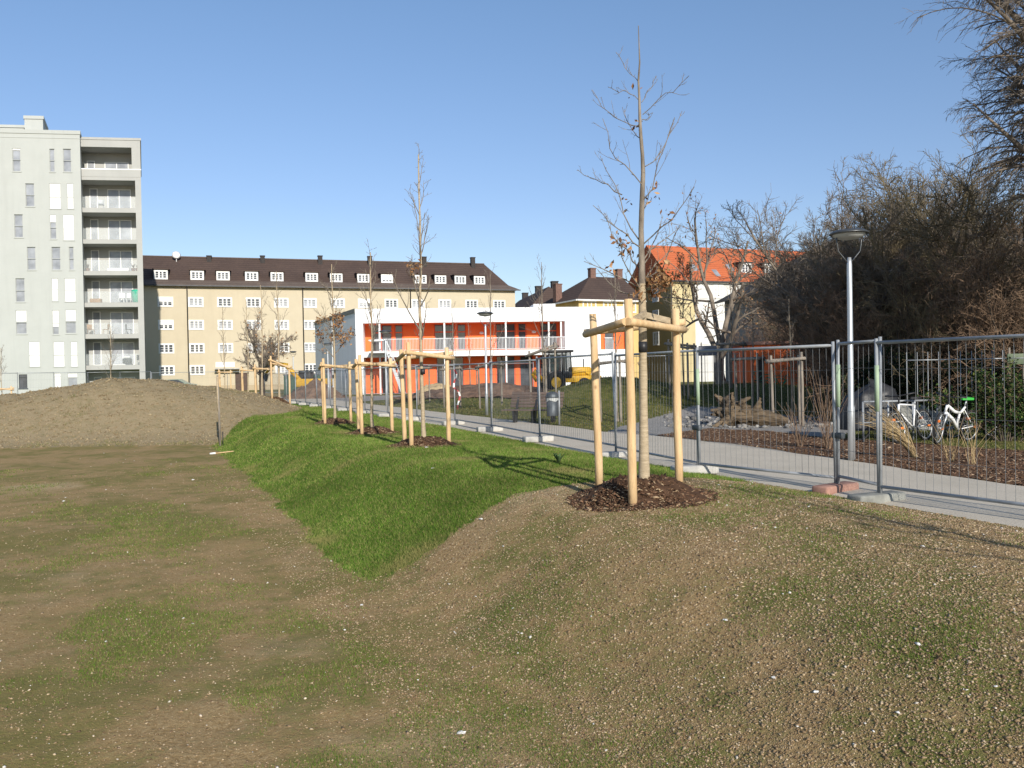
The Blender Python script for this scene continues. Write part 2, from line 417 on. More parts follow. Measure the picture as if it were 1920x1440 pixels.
a3 = me.color_attributes.new('col3', 'FLOAT_COLOR', 'POINT'); c = np.ones((len(V), 4), dtype=np.float32); c[:, 0] = green_patches(V[:, 0], V[:, 1]); c[:, 1] = green_patches(V[:, 0], V[:, 1], PP); a3.data.foreach_set('color', c.ravel())
tag(link('ground', me), kind='structure')

# path: compacted pale gravel, one sheet following the fence line
ts = np.concatenate([np.linspace(-40, -10, 16)[:-1], np.linspace(-10, 60, 281)])
ss = np.linspace(0, 1, 16)
pv = []
for t in ts:
    for k, q_ in enumerate(ss):
        s = float(pnear(t) + (pfar(t) - pnear(t)) * q_)
        e = (0.05 * math.sin(t * 1.7) + 0.03 * math.sin(t * 4.1 + 1)) if k in (0, len(ss) - 1) else 0
        x, y = xy(s + e, t); pv.append((x, y, 0.006 - .02 * (k in (0, len(ss) - 1))))
pv = np.array(pv); n = len(ss)
i, j = np.meshgrid(np.arange(len(ts) - 1), np.arange(n - 1), indexing='ij'); a = i * n + j
F = np.stack([a, a + 1, a + n + 1, a + n], -1).reshape(-1, 4)
m, nt, b = new_mat('path_gravel'); v = coords(nt)
f1 = noise(nt, v, 1.1, 5); f2 = noise(nt, v, 60, 4, .7)
cc = ramp(nt, f2, [(.3, (.36, .315, .25)), (.5, (.52, .46, .37)), (.7, (.62, .56, .465))])
cc = mixc(nt, ramp(nt, f1, [(.42, 0), (.75, .5)]), cc, (.38, .335, .26))
nt.links.new(cc, b.inputs['Base Color']); b.inputs['Roughness'].default_value = .95; bump(nt, b, f2, .4, .01)
MT['path'] = m
tag(link('path', mesh_np('path', pv, [F], [m], True)), kind='structure')
# side path branching off to the right, behind the planting bed
bp = [(1190, 826), (1165, 812), (1168, 800), (1230, 789)]

# ------------------------------------------------------------------ ground scatter
def scatter_tris(n, pts, L, W, tilt, base_cols, colvar, rg):
    """thin upright blades: one triangle each"""
    th = rg.uniform(0, 2 * math.pi, n); ux = np.cos(th); uy = np.sin(th)
    l = L * rg.uniform(.55, 1.25, n); w = W * rg.uniform(.7, 1.3, n)
    ph = rg.uniform(0, 2 * math.pi, n); ti = tilt * rg.uniform(.2, 1, n)
    dx = np.cos(ph) * np.sin(ti); dy = np.sin(ph) * np.sin(ti); dz = np.cos(ti)
    p = pts
    v0 = p + np.stack([ux * w, uy * w, np.zeros(n)], 1); v1 = p - np.stack([ux * w, uy * w, np.zeros(n)], 1)
    v2 = p + np.stack([dx, dy, dz], 1) * l[:, None]
    V = np.stack([v0, v1, v2], 1).reshape(-1, 3)
    k = rg.integers(0, len(base_cols), n); c = np.array(base_cols)[k] * (1 + colvar * rg.uniform(-1, 1, (n, 1)))
    return V, np.arange(3 * n).reshape(-1, 3), np.repeat(np.clip(c, 0, 1), 3, 0)
def polar_pts(n, r0, r1, ang, rg, power=1.0):
    r = r0 * (r1 / r0) ** (rg.uniform(0, 1, n) ** power); a = rg.uniform(-ang, ang, n)
    return r * np.sin(a), r * np.cos(a)
MT['blade'] = colmat('grass_blades', .85, .15)
MT['stones'] = colmat('stones', .9, .25)
# turf blades
x, y = polar_pts(1500000, 8.4, 46, .55, rng)
tf, dt, bd, gt, lw = masks(x + rng.normal(0, .07, len(x)), y + rng.normal(0, .07, len(x)))
r = np.hypot(x, y); k = tf > .5
x, y, r = x[k], y[k], r[k]
if len(x) > 420000: x, y, r = x[:420000], y[:420000], r[:420000]
pz = height(x, y) - .004
V, F, C = scatter_tris(len(x), np.stack([x, y, pz], 1), 1.0, 1.0, 1.05, [(.07, .135, .015), (.095, .175, .02), (.125, .20, .03), (.16, .20, .05), (.24, .22, .08)], .25, rng)
tone = np.clip(.5 + .38 * wav(x, y, .9, .3) + .28 * wav(x, y, 2.7, 1.1) + .2 * wav(x, y, 7.1), 0, 1); dry = np.clip(wav(x, y, 1.7, 2.2) * 1.6 - .55, 0, .8)
C3 = C.reshape(-1, 3, 3) * (.68 + .6 * tone)[:, None, None]; C3 = C3 * (1 - dry[:, None, None]) + np.array([.24, .21, .08]) * dry[:, None, None]; C = C3.reshape(-1, 3)
# size grows a little with distance so blades stay visible
sc = (0.028 + 0.0012 * r); wd = 0.0018 + 0.00022 * r
Vr = V.reshape(-1, 3, 3); p = np.stack([x, y, pz], 1)
Vr[:, 0] = p + (Vr[:, 0] - p) * wd[:, None]; Vr[:, 1] = p + (Vr[:, 1] - p) * wd[:, None]; Vr[:, 2] = p + (Vr[:, 2] - p) * sc[:, None]
tag(link('grass', mesh_np('grass', Vr.reshape(-1, 3), [F], [MT['blade']], False, C)), kind='stuff')
# sparse sprouting grass on the bare soil, following soft patches
x, y = polar_pts(1000000, 2.6, 26, .6, rng)
tf, dt, bd, gt, lw = masks(x, y); s, t = st(x, y); k = (tf < .5) & (dt < .5) & (s < 5.6); x, y, s, tf, dt = x[k], y[k], s[k], tf[k], dt[k]
q = wav(x, y, 1.15, .4) + .7 * wav(x, y, 3.3, 1.2) + .35 * wav(x, y, 8.1) + np.where(s < 0, .0, -.1)
k = (tf < .5) & (dt < .5) & (s < 5.6) & (q + 1.5 * green_patches(x, y) + rng.uniform(-.5, .5, len(x)) > .66)
x, y = x[k], y[k]; r = np.hypot(x, y); pz = height(x, y) - .004
V, F, C = scatter_tris(len(x), np.stack([x, y, pz], 1), 1, 1, 1.1, [(.075, .14, .014), (.10, .17, .02), (.135, .18, .035), (.25, .20, .09)], .25, rng)
sc = 0.02 + 0.001 * r; wd = 0.0013 + 0.00022 * r; Vr = V.reshape(-1, 3, 3); p = np.stack([x, y, pz], 1)
Vr[:, 0] = p + (Vr[:, 0] - p) * wd[:, None]; Vr[:, 1] = p + (Vr[:, 1] - p) * wd[:, None]; Vr[:, 2] = p + (Vr[:, 2] - p) * sc[:, None]
tag(link('sprouting_grass', mesh_np('sprouting_grass', Vr.reshape(-1, 3), [F], [MT['blade']], False, C)), kind='stuff')
# lawn blades beyond the path
x, y = polar_pts(330000, 12, 48, .62, rng)
tf, dt, bd, gt, lw = masks(x, y); k = lw > .5
x, y = x[k], y[k]; r = np.hypot(x, y); pz = height(x, y) - .004
V, F, C = scatter_tris(len(x), np.stack([x, y, pz], 1), 1, 1, 1.1, [(.06, .085, .015), (.10, .115, .03), (.15, .135, .05), (.20, .16, .075)], .25, rng)
sc = 0.03 + 0.0014 * r; wd = 0.0014 + 0.0003 * r; Vr = V.reshape(-1, 3, 3); p = np.stack([x, y, pz], 1)
Vr[:, 0] = p + (Vr[:, 0] - p) * wd[:, None]; Vr[:, 1] = p + (Vr[:, 1] - p) * wd[:, None]; Vr[:, 2] = p + (Vr[:, 2] - p) * sc[:, None]
tag(link('lawn_grass', mesh_np('lawn_grass', Vr.reshape(-1, 3), [F], [MT['blade']], False, C)), kind='stuff')
# soil crumbs, stones, straw: little octahedra
OCT = np.array([(1, 0, 0), (-1, 0, 0), (0, 1, 0), (0, -1, 0), (0, 0, 1), (0, 0, -1)], float)
OF = np.array([(0, 2, 4), (2, 1, 4), (1, 3, 4), (3, 0, 4), (2, 0, 5), (1, 2, 5), (3, 1, 5), (0, 3, 5)])
def scatter_oct(pts, size, asp, cols, var, rg, flat=.6):
    n = len(pts); th = rg.uniform(0, 2 * math.pi, n); c, s_ = np.cos(th), np.sin(th)
    O = OCT[None] * (1 + rg.uniform(-.35, .35, (n, 6, 1)))
    O = O * np.stack([size * asp, size, size * flat], 1)[:, None, :]
    ti = rg.uniform(-.5, .5, n); X = O[..., 0] * np.cos(ti)[:, None] + O[..., 2] * np.sin(ti)[:, None]; Z = -O[..., 0] * np.sin(ti)[:, None] + O[..., 2] * np.cos(ti)[:, None]
    Y = O[..., 1]
    V = np.stack([X * c[:, None] - Y * s_[:, None], X * s_[:, None] + Y * c[:, None], Z], -1) + pts[:, None, :]
    F = (OF[None] + np.arange(n)[:, None, None] * 6).reshape(-1, 3)
    k = rg.integers(0, len(cols), n); C = np.array(cols)[k] * (1 + var * rg.uniform(-1, 1, (n, 1)))
    return V.reshape(-1, 3), F, np.repeat(np.clip(C, 0, 1), 6, 0)
x, y = polar_pts(560000, 2.7, 24, .6, rng)
tf, dt, bd, gt, lw = masks(x, y); s, t = st(x, y)
dens = np.where(s > .1, 1.0, np.where(s > -.9, .5, .12))
k = (tf < .5) & (dt < .5) & (s < pnear(t) + .25) & (rng.uniform(0, 1, len(x)) < dens * np.where(s > pnear(t) - .1, .3, 1))
x, y = x[k], y[k]; r = np.hypot(x, y)
sz = np.minimum((0.0018 + rng.gamma(1.4, .0013, len(x))) * (1 + .07 * r), .013)
pts = np.stack([x, y, height(x, y) + sz * .15], 1)
V, F, C = scatter_oct(pts, sz, rng.uniform(.8, 2.0, len(x)), [(.19, .125, .065), (.25, .17, .095), (.30, .21, .12), (.14, .09, .05), (.34, .25, .155), (.46, .36, .24), (.22, .15, .085), (.29, .205, .125), (.38, .29, .18)], .2, rng)
tag(link('soil_crumbs', mesh_np('soil_crumbs', V, [F], [MT['stones']], False, C)), kind='stuff')
# pale pebbles and splinters
x, y = polar_pts(2600, 2.8, 30, .6, rng); tf, dt, bd, gt, lw = masks(x, y); s, t = st(x, y)
k = (s < 5.4) & (rng.uniform(0, 1, len(x)) < np.where(tf > .5, .12, np.where(s > 0, 1, .4)))
x, y = x[k], y[k]; r = np.hypot(x, y)
sz = np.minimum((.0025 + rng.gamma(1.3, .0017, len(x))) * (1 + .05 * r), .016); pts = np.stack([x, y, height(x, y) + sz * .3], 1)
V, F, C = scatter_oct(pts, sz, rng.uniform(.8, 2.0, len(x)), [(.62, .60, .55), (.72, .70, .66), (.52, .47, .40), (.60, .50, .38)], .12, rng)
tag(link('gravel', mesh_np('gravel', V, [F], [MT['stones']], False, C)), kind='stuff')
# coarse bark in the planting bed
x, y = polar_pts(150000, 9, 27, .75, rng); tf, dt, bd, gt, lw = masks(x, y); k = bd > .5
x, y = x[k], y[k]
sz = .006 + rng.gamma(1.6, .0042, len(x)); pts = np.stack([x, y, height(x, y) + sz * .3], 1)
V, F, C = scatter_oct(pts, sz, rng.uniform(1, 3, len(x)), [(.10, .055, .032), (.15, .085, .05), (.20, .12, .075), (.06, .033, .02), (.34, .25, .17)], .25, rng, .35)
tag(link('bark_mulch', mesh_np('bark_mulch', V, [F], [MT['stones']], False, C)), kind='stuff')

x = rng.uniform(-34, -8.5, 60000); y = rng.uniform(28.6, 44, 60000); tf, dt, bd, gt, lw = masks(x, y); k = dt > .5; x, y = x[k], y[k]
sz = .010 + rng.gamma(1.3, .009, len(x)); sz = np.minimum(sz, .06); pts = np.stack([x, y, height(x, y) + sz * .2], 1)
V, F, C = scatter_oct(pts, sz, rng.uniform(.8, 1.7, len(x)), [(.25, .19, .11), (.29, .225, .13), (.20, .15, .085), (.33, .265, .165)], .15, rng)
tag(link('soil_clods', mesh_np('soil_clods', V, [F], [MT['stones']], False, C)), kind='stuff')
x = rng.uniform(-34, -8.5, 160000); y = rng.uniform(28.4, 44, 160000); tf, dt, bd, gt, lw = masks(x, y)
k = (dt > .5) & (wav(x, y, .8, 1.5) + .8 * wav(x, y, 2.4, .2) + rng.uniform(-.6, .6, len(x)) + 1.1 * np.exp(-((y - 29.3) / .9) ** 2) > 1.05); x, y = x[k], y[k]; pz = height(x, y) - .004
V, F, C = scatter_tris(len(x), np.stack([x, y, pz], 1), .075, .009, 1.1, [(.10, .12, .03), (.15, .15, .05), (.25, .21, .10), (.20, .19, .07)], .25, rng)
tag(link('mound_weeds', mesh_np('mound_weeds', V, [F], [MT['blade']], False, C)), kind='stuff')
# ------------------------------------------------------------------ trees
def unit(a): return a / np.maximum(np.linalg.norm(a, axis=-1, keepdims=True), 1e-9)
def tubes(Pn, Rn, n):
    Nb, K, _ = Pn.shape
    T = np.empty_like(Pn); T[:, 1:-1] = Pn[:, 2:] - Pn[:, :-2]; T[:, 0] = Pn[:, 1] - Pn[:, 0]; T[:, -1] = Pn[:, -1] - Pn[:, -2]
    T = unit(T)
    ref = np.where(np.abs(T[:, :1, 2:3]) > .9, np.array([1.0, 0, 0]), np.array([0, 0, 1.0]))
    ref = np.broadcast_to(ref, T.shape)
    U = unit(np.cross(T, ref)); W = np.cross(T, U)
    a = np.arange(n) * 2 * math.pi / n
    V = Pn[:, :, None, :] + Rn[:, :, None, None] * (U[:, :, None, :] * np.cos(a)[None, None, :, None] + W[:, :, None, :] * np.sin(a)[None, None, :, None])
    b = (np.arange(Nb) * K * n)[:, None, None]; i = (np.arange(K - 1) * n)[None, :, None]; j = np.arange(n)[None, None, :]; j2 = (j + 1) % n
    F = np.stack([b + i + j, b + i + j2, b + i + n + j2, b + i + n + j], -1).reshape(-1, 4)
    return V.reshape(-1, 3), F
def grow(Pp, Rp, m, tr, ang, lenf, K, rf, up, wob, rg, rmin=.004, side=None, short=.55, tipf=.35):
    """m children on every parent polyline"""
    Nb, K0, _ = Pp.shape
    L = np.linalg.norm(np.diff(Pp, axis=1), axis=2).sum(1)
    idx = np.repeat(np.arange(Nb), m); n = len(idx)
    t = (np.tile(np.arange(m), Nb) + rg.uniform(0, 1, n)) / m; t = tr[0] + (tr[1] - tr[0]) * t
    f = t * (K0 - 1); k = np.minimum(f.astype(int), K0 - 2); fr = (f - k)[:, None]
    p0 = Pp[idx, k] * (1 - fr) + Pp[idx, k + 1] * fr
    rp = Rp[idx, k] * (1 - fr[:, 0]) + Rp[idx, k + 1] * fr[:, 0]
    tan = unit(Pp[idx, k + 1] - Pp[idx, k])
    rnd = rg.normal(0, 1, (n, 3)); perp = unit(rnd - tan * (rnd * tan).sum(1, keepdims=True))
    a = rg.normal(ang[0], ang[1], n)[:, None]
    d = np.cos(a) * tan + np.sin(a) * perp
    ln = lenf * L[idx] * (1 - short * t) * rg.uniform(.55, 1.25, n)
    r0 = np.maximum(np.minimum(rp * rf, rp * .9), rmin)
    Pc = np.empty((n, K, 3)); Pc[:, 0] = p0; cur = d
    for q in range(1, K):
        cur = unit(cur + np.array([0, 0, up]) + rg.normal(0, wob, (n, 3)))
        Pc[:, q] = Pc[:, q - 1] + cur * (ln / (K - 1))[:, None]
    Rc = np.maximum(r0[:, None] * np.linspace(1, tipf, K)[None], rmin * .6)
    return Pc, Rc
def leaves_mesh(pts, size, cols, rg, var=.25):
    n = len(pts); a = unit(rg.normal(0, 1, (n, 3))); b = unit(np.cross(a, rg.normal(0, 1, (n, 3))))
    s = size * rg.uniform(.6, 1.3, n)[:, None]; c = np.cross(a, b)
    V = np.stack([pts - a * s, pts + b * s * .45 + c * s * .15, pts + a * s, pts - b * s * .45 + c * s * .15], 1).reshape(-1, 3)
    k = rg.integers(0, len(cols), n); C = np.array(cols)[k] * (1 + var * rg.uniform(-1, 1, (n, 1)))
    return V, np.arange(4 * n).reshape(-1, 4), np.repeat(np.clip(C, 0, 1), 4, 0)
MT['leaf'] = colmat('dry_leaves', .8, .2)
BROWN = [(.26, .13, .055), (.33, .18, .08), (.20, .095, .045), (.40, .25, .13)]
def tree_obj(name, label, cat, loc, trunk, crown_levels, trunk_mat, crown_mat, leaves=None, group=None, trunk_sides=9):
    """trunk = list of (P,R) ; crown_levels = list of (P,R,sides)"""
    root = thing(name, label, cat, loc, 0, group)
    Vs, Fs, o = [], [], 0
    for Pn, Rn in trunk:
        V, F = tubes(Pn, Rn, trunk_sides); Vs.append(V); Fs.append(F + o); o += len(V)
    link('trunk', mesh_np('trunk', np.vstack(Vs), Fs, [trunk_mat], True), root)
    Vs, Fs, o = [], [], 0
    for Pn, Rn, n in crown_levels:
        V, F = tubes(Pn, Rn, n); Vs.append(V); Fs.append(F + o); o += len(V)
    link('crown', mesh_np('crown', np.vstack(Vs), Fs, [crown_mat], True), root)
    if leaves is not None:
        V, F, C = leaves
        link('dry_leaves', mesh_np('dry_leaves', V, [F], [MT['leaf']], False, C), root)
    return root
def poly_resample(pts, K):
    pts = np.array(pts, float); d = np.r_[0, np.cumsum(np.linalg.norm(np.diff(pts, axis=0), axis=1))]
    t = np.linspace(0, d[-1], K); return np.stack([np.interp(t, d, pts[:, i]) for i in range(3)], 1)

def sapling(rg, H=6.0, r=.045, clear=2.0, n1=16, spread=.34, leafn=0, leaf_cols=BROWN, up=.14, ang=.75, twigs=5, leafz=(0, 1)):
    """young street tree: straight leader, ascending thin branches. returns trunk, crown, leaves (local coords)"""
    K = 14; z = np.linspace(0, H, K)
    wob = np.cumsum(rg.normal(0, .012, (K, 2)), 0) * H / 6
    Pt = np.concatenate([wob, z[:, None]], 1)[None]; Pt[0, 0, :2] = 0
    Rt = (r * (1 - .80 * (z / H) ** .8) + .004)[None]; Rt[0, 0] *= 1.25
    P1, R1 = grow(Pt, Rt, n1, (clear / H, .97), (ang, .18), spread, 7, .55, up, .09, rg, .006, short=.75)
    P2, R2 = grow(P1, R1, twigs, (.2, .98), (.65, .25), .5, 5, .6, .08, .12, rg, .0045)
    P3, R3 = grow(P2, R2, 3, (.25, .95), (.7, .3), .45, 3, .6, .05, .15, rg, .0035)
    lv = None
    if leafn:
        pool = np.concatenate([P2[:, 2:].reshape(-1, 3), P3[:, 1:].reshape(-1, 3)])
        zz = pool[:, 2] / H; pool = pool[(zz > leafz[0]) & (zz < leafz[1])]
        cl = pool[rg.integers(0, len(pool), max(3, leafn // 14))]
        pts = cl[rg.integers(0, len(cl), leafn)] + rg.normal(0, .07, (leafn, 3))
        lv = leaves_mesh(pts, .05, leaf_cols, rg)
    return [(Pt, Rt)], [(P1, R1, 5), (P2, R2, 4), (P3, R3, 3)], lv

# ---- stake frames
def stake_frame(label, pts, h=2.05, rail_z=1.86, mats=(None, None), group=None, strap_to=None, loc=(0, 0, 0), rz=0, name='tree_stake_frame', r=.047, front=1):
    """pts: three (x,y,z) stake feet relative to loc; rails lie across outside"""
    root = thing(name, label, 'tree stakes', loc, rz, group)
    tops = []
    lean = [(-.045, .01), (-.02, -.02), (-.012, .0)]
    for i, p in enumerate(pts):
        p = Vector(p); l = lean[i % 3]
        top = p + Vector((l[0], l[1], h + (.08 if i == front else 0.0)))
        mb = MB(); k = 7
        mb.tube([p.lerp(top, j / k) + Vector((random.uniform(-.004, .004), random.uniform(-.004, .004), -.12 if j == 0 else 0)) for j in range(k + 1)],
                [r * (1.04 - .10 * j / k + random.uniform(-.02, .02)) for j in range(k + 1)], 12)
        o = mb.build('stake', mats[0], root); tops.append((p, top))
    for i in range(3):
        (p, a), (q, b) = tops[i], tops[(i + 1) % 3]
        A = p.lerp(a, rail_z / h); B = q.lerp(b, rail_z / h); d = (B - A).normalized()
        c = (Vector(pts[0]) + Vector(pts[1]) + Vector(pts[2])) / 3; mid = (A + B) / 2
        outw = Vector((mid.x - c.x, mid.y - c.y, 0)).normalized()
        if i == 2: A = A + Vector((0, 0, .09)); B = B + Vector((0, 0, .02))
        off = outw * (r + .028)
        mb = MB()
        ext = .12
        n = 8; prof = []
        A2 = A - d * ext + off; B2 = B + d * ext + off
        mb.tube([A2.lerp(B2, j / 5) for j in range(6)], [.043 * (1 + random.uniform(-.04, .04)) for j in range(6)], 10)
        mb.build('rail', mats[0], root)
    if strap_to is not None:
        mb = MB(); s = Vector(strap_to)
        mb.tube([s + Vector((0, 0, -.06)), s + Vector((0, 0, .06))], .05, 12)
        mb.build('strap', MT['black'], root)
    return root
def mulch_mound(label, loc, R=.95, Hh=.17, seed=0, group='bark mulch mounds round the staked trees', z0=None):
    rg = np.random.default_rng(seed)
    na, nr = 64, 22
    a = np.linspace(0, 2 * math.pi, na, endpoint=False); rim = R * (1 + .08 * np.sin(2 * a + seed) + .05 * np.sin(5 * a + 1.3 * seed) + .03 * rg.normal(0, 1, na))
    q = np.linspace(0, 1, nr)
    X = rim[None] * q[:, None] * np.cos(a)[None] + loc[0]; Y = rim[None] * q[:, None] * np.sin(a)[None] + loc[1]
    prof = (1 - sst(q, .25, 1.0)) * Hh
    Z = height(X, Y, True) + prof[:, None] * (1 + .14 * rg.normal(0, 1, X.shape)) - .012 * q[:, None] ** 6
    V = np.stack([X - loc[0], Y - loc[1], Z - loc[2]], -1).reshape(-1, 3)
    i, j = np.meshgrid(np.arange(nr - 1), np.arange(na), indexing='ij'); A = i * na + j; B = i * na + (j + 1) % na
    F = np.stack([A, B, B + na, A + na], -1).reshape(-1, 4)
    col = np.array([(.075, .040, .022)]) * (1 + .3 * rg.uniform(-1, 1, (len(V), 1)))
    n = 7500
    rq = np.sqrt(rg.uniform(0, 1.12, n)); aa = rg.uniform(0, 2 * math.pi, n); rr_ = R * rq
    x = rr_ * np.cos(aa); y = rr_ * np.sin(aa)
    zz = height(x + loc[0], y + loc[1]) - loc[2] + (1 - sst(np.minimum(rq, 1), .25, 1.0)) * Hh + .008
    sz = .004 + rg.gamma(1.6, .0038, n)
    V2, F2, C2 = scatter_oct(np.stack([x, y, zz], 1), sz, rg.uniform(1, 3.2, n), [(.10, .052, .028), (.14, .075, .042), (.07, .037, .02), (.19, .11, .065), (.05, .027, .016), (.36, .26, .16)], .25, rg, .4)
    me = mesh_np('mulch_mound', np.vstack([V, V2]), [F, F2 + len(V)], [MT['stones']], False, np.vstack([col, C2]))
    o = link('mulch_mound', me); o.location = loc
    return tag(o, label, 'mulch mound', group)
SG = 'young trees in stake frames along the fence'
FG = 'peeled wooden stake frames round the young trees'
def base_xy(u, v, d): p = P(u, v, d); return p.x, p.y

# --- nearest tree: leader and main branches follow the photo's habit
D1 = 9.35
tp = [(1208, 915), (1207, 800), (1206, 700), (1205, 620), (1204, 540), (1203, 480), (1202, 430), (1204, 370), (1206, 320), (1204, 280), (1200, 240), (1199, 190), (1197, 150), (1200, 110), (1198, 80), (1197, 48)]
tx, ty = base_xy(1208, 915, D1); tz = HZ(tx, ty) + .14
org = Vector((tx, ty, tz))
def rel(u, v, d): p = P(u, v, d) - org; return (p.x, p.y, p.z)
trk = poly_resample([rel(u, v, D1 + .02 * math.sin(v * .02)) for u, v in tp], 26)
trk[0, 2] = -.15
zt = np.linspace(0, 1, 26)
Rt = np.interp(zt, [0, .1, .35, .42, .6, .8, .93, 1], [.068, .052, .045, .042, .028, .017, .008, .004]) 
Rt = Rt * (1 + .05 * rng.normal(0, 1, 26))
br = [([(1199, 156), (1183, 140), (1165, 115), (1155, 98)], .3), ([(1197, 187), (1180, 176), (1165, 170), (1140, 163)], -.3), ([(1203, 192), (1215, 170), (1231, 143)], .25),
      ([(1205, 215), (1240, 180), (1270, 165), (1292, 142)], -.4), ([(1200, 238), (1160, 222), (1130, 203), (1110, 168)], .35), ([(1204, 228), (1214, 222), (1224, 211)], .1),
      ([(1210, 312), (1238, 295), (1255, 255), (1279, 208)], .5), ([(1205, 348), (1185, 320), (1160, 300), (1145, 285), (1130, 222)], -.4), ([(1206, 375), (1225, 350), (1233, 310), (1248, 270), (1265, 220)], -.3),
      ([(1202, 455), (1180, 425), (1168, 390), (1165, 360), (1140, 330), (1125, 292)], .5), ([(1202, 465), (1175, 442), (1150, 425), (1112, 385)], -.5), ([(1166, 365), (1140, 346), (1120, 340), (1083, 318)], .7),
      ([(1206, 458), (1235, 425), (1260, 408), (1285, 375), (1302, 350)], -.45), ([(1205, 490), (1230, 450), (1243, 405)], .4), ([(1204, 500), (1235, 455), (1275, 425)], .7), ([(1203, 505), (1170, 465), (1145, 440), (1135, 400)], .5),
      ([(1205, 525), (1240, 505), (1262, 450), (1274, 425)], -.5), ([(1204, 545), (1150, 512), (1095, 490)], -.4), ([(1204, 560), (1150, 540), (1120, 505)], .5), ([(1205, 535), (1225, 500), (1250, 480), (1262, 470)], .2),
      ([(1204, 548), (1180, 510), (1165, 470), (1160, 450)], -.6), ([(1205, 262), (1190, 255), (1178, 235), (1170, 205)], .4), ([(1202, 398), (1215, 380), (1220, 350)], .3)]
PB, RB = [], []
for pts, dd in br:
    n = len(pts); q = [rel(u, v, D1 + dd * i / (n - 1)) for i, (u, v) in enumerate(pts)]
    PB.append(poly_resample(q, 7)); f = (915 - pts[0][1]) / 867
    r0 = .6 * np.interp(f, [0, .35, .42, .6, .8, 1], [.05, .036, .034, .026, .017, .006]); RB.append(np.linspace(r0 * .46, .0028, 7))
PB = np.array(PB) + np.pad(rng.normal(0, .012, (len(PB), 5, 3)), ((0, 0), (1, 1), (0, 0))); RB = np.array(RB)
P2, R2 = grow(PB, RB, 5, (.2, .95), (.55, .22), .36, 5, .6, .14, .09, rng, .003)
P3, R3 = grow(P2, R2, 2, (.25, .95), (.6, .3), .42, 3, .6, .08, .12, rng, .0022)
Pk, Rk = grow(PB, RB, 9, (.1, .98), (.9, .3), .05, 3, .9, .1, .1, rng, .004)
leafc = [rel(u, v, D1 + d) for u, v, d in [(1240, 535, -.2), (1232, 520, -.1), (1225, 545, .1), (1215, 530, .1), (1250, 525, -.3), (1245, 505, -.25), (1205, 540, .1), (1196, 545, -.1), (1160, 450, .3), (1168, 460, .25), (1178, 470, .1), (1230, 350, .0), (1222, 372, .05), (1180, 385, .3), (1190, 170, .1), (1253, 410, -.3), (1195, 238, .1), (1142, 503, -.3)]]
lp = np.array(leafc)[np.repeat(np.arange(18), [38, 40, 38, 30, 30, 24, 22, 20, 14, 14, 12, 9, 9, 6, 3, 8, 9, 7])]
lp = lp + rng.normal(0, 1, lp.shape) * np.array([.045, .05, .055])
lv = leaves_mesh(lp, .036, BROWN, rng)
root = thing('young_tree', 'bare young tree with pale wrapped trunk, nearest the camera, in the large front stake frame', 'tree', org, 0, SG)
V, F = tubes(trk[None], Rt[None], 12)
cutz = 2.25
me = mesh_np('trunk', V, [F], [MT['bark_pale'], MT['bark_young']], True)
mi = np.array([1 if V[f[0], 2] > cutz - .0 else 0 for f in F], dtype=np.int32); me.polygons.foreach_set('material_index', mi)
link('trunk', me, root)
Vs, Fs, o = [], [], 0
for a_, b_, n in ((PB, RB, 6), (P2, R2, 4), (P3, R3, 3), (Pk, Rk, 4)):
    V, F = tubes(a_, b_, n); Vs.append(V); Fs.append(F + o); o += len(V)
link('crown', mesh_np('crown', np.vstack(Vs), Fs, [MT['bark_young']], True), root)
link('dry_leaves', mesh_np('dry_leaves', lv[0], [lv[1]], [MT['leaf']], False, lv[2]), root)
# its frame
def foot(u, v, d): x, y = base_xy(u, v, d); return (x - tx, y - ty, HZ(x, y) + .05 - tz)
F1 = [foot(1124, 905, 10.1), foot(1187, 937, 8.8), foot(1273, 907, 9.75)]
stake_frame('large stake frame of peeled logs at the front, around the nearest young tree', F1, 2.07, 1.83, (MT['stake'],), FG, (trk[np.argmin(abs(trk[:, 2] - 1.55))][0], trk[np.argmin(abs(trk[:, 2] - 1.55))][1], 1.55), org)
fr = bpy.data.objects['tree_stake_frame']
for fi in (1, 2):
    q = Vector(F1[fi]) + Vector((-.02, 0, 1.93)); c = Vector((trk[9][0], trk[9][1], 1.93)); d_ = (q - c).normalized(); sd_ = Vector((-d_.y, d_.x, 0)) * .012
    m_ = MB(); w_ = Vector((0, 0, .035)); st_ = c + d_ * .04 + sd_ * 4; en_ = q + sd_ * 5
    m_.add([st_ - sd_ - w_, st_ + sd_ - w_, st_ + sd_ + w_, st_ - sd_ + w_, en_ - sd_ - w_, en_ + sd_ - w_, en_ + sd_ + w_, en_ - sd_ + w_], [(0, 1, 2, 3), (7, 6, 5, 4), (0, 4, 5, 1), (1, 5, 6, 2), (2, 6, 7, 3), (3, 7, 4, 0)])
    m_.build('tie_board', MT['bark_pale'], fr)
mulch_mound('dark bark mulch mound under the nearest staked tree', (tx - .02, ty + .05, HZ(tx, ty)), .80, .2, 3)

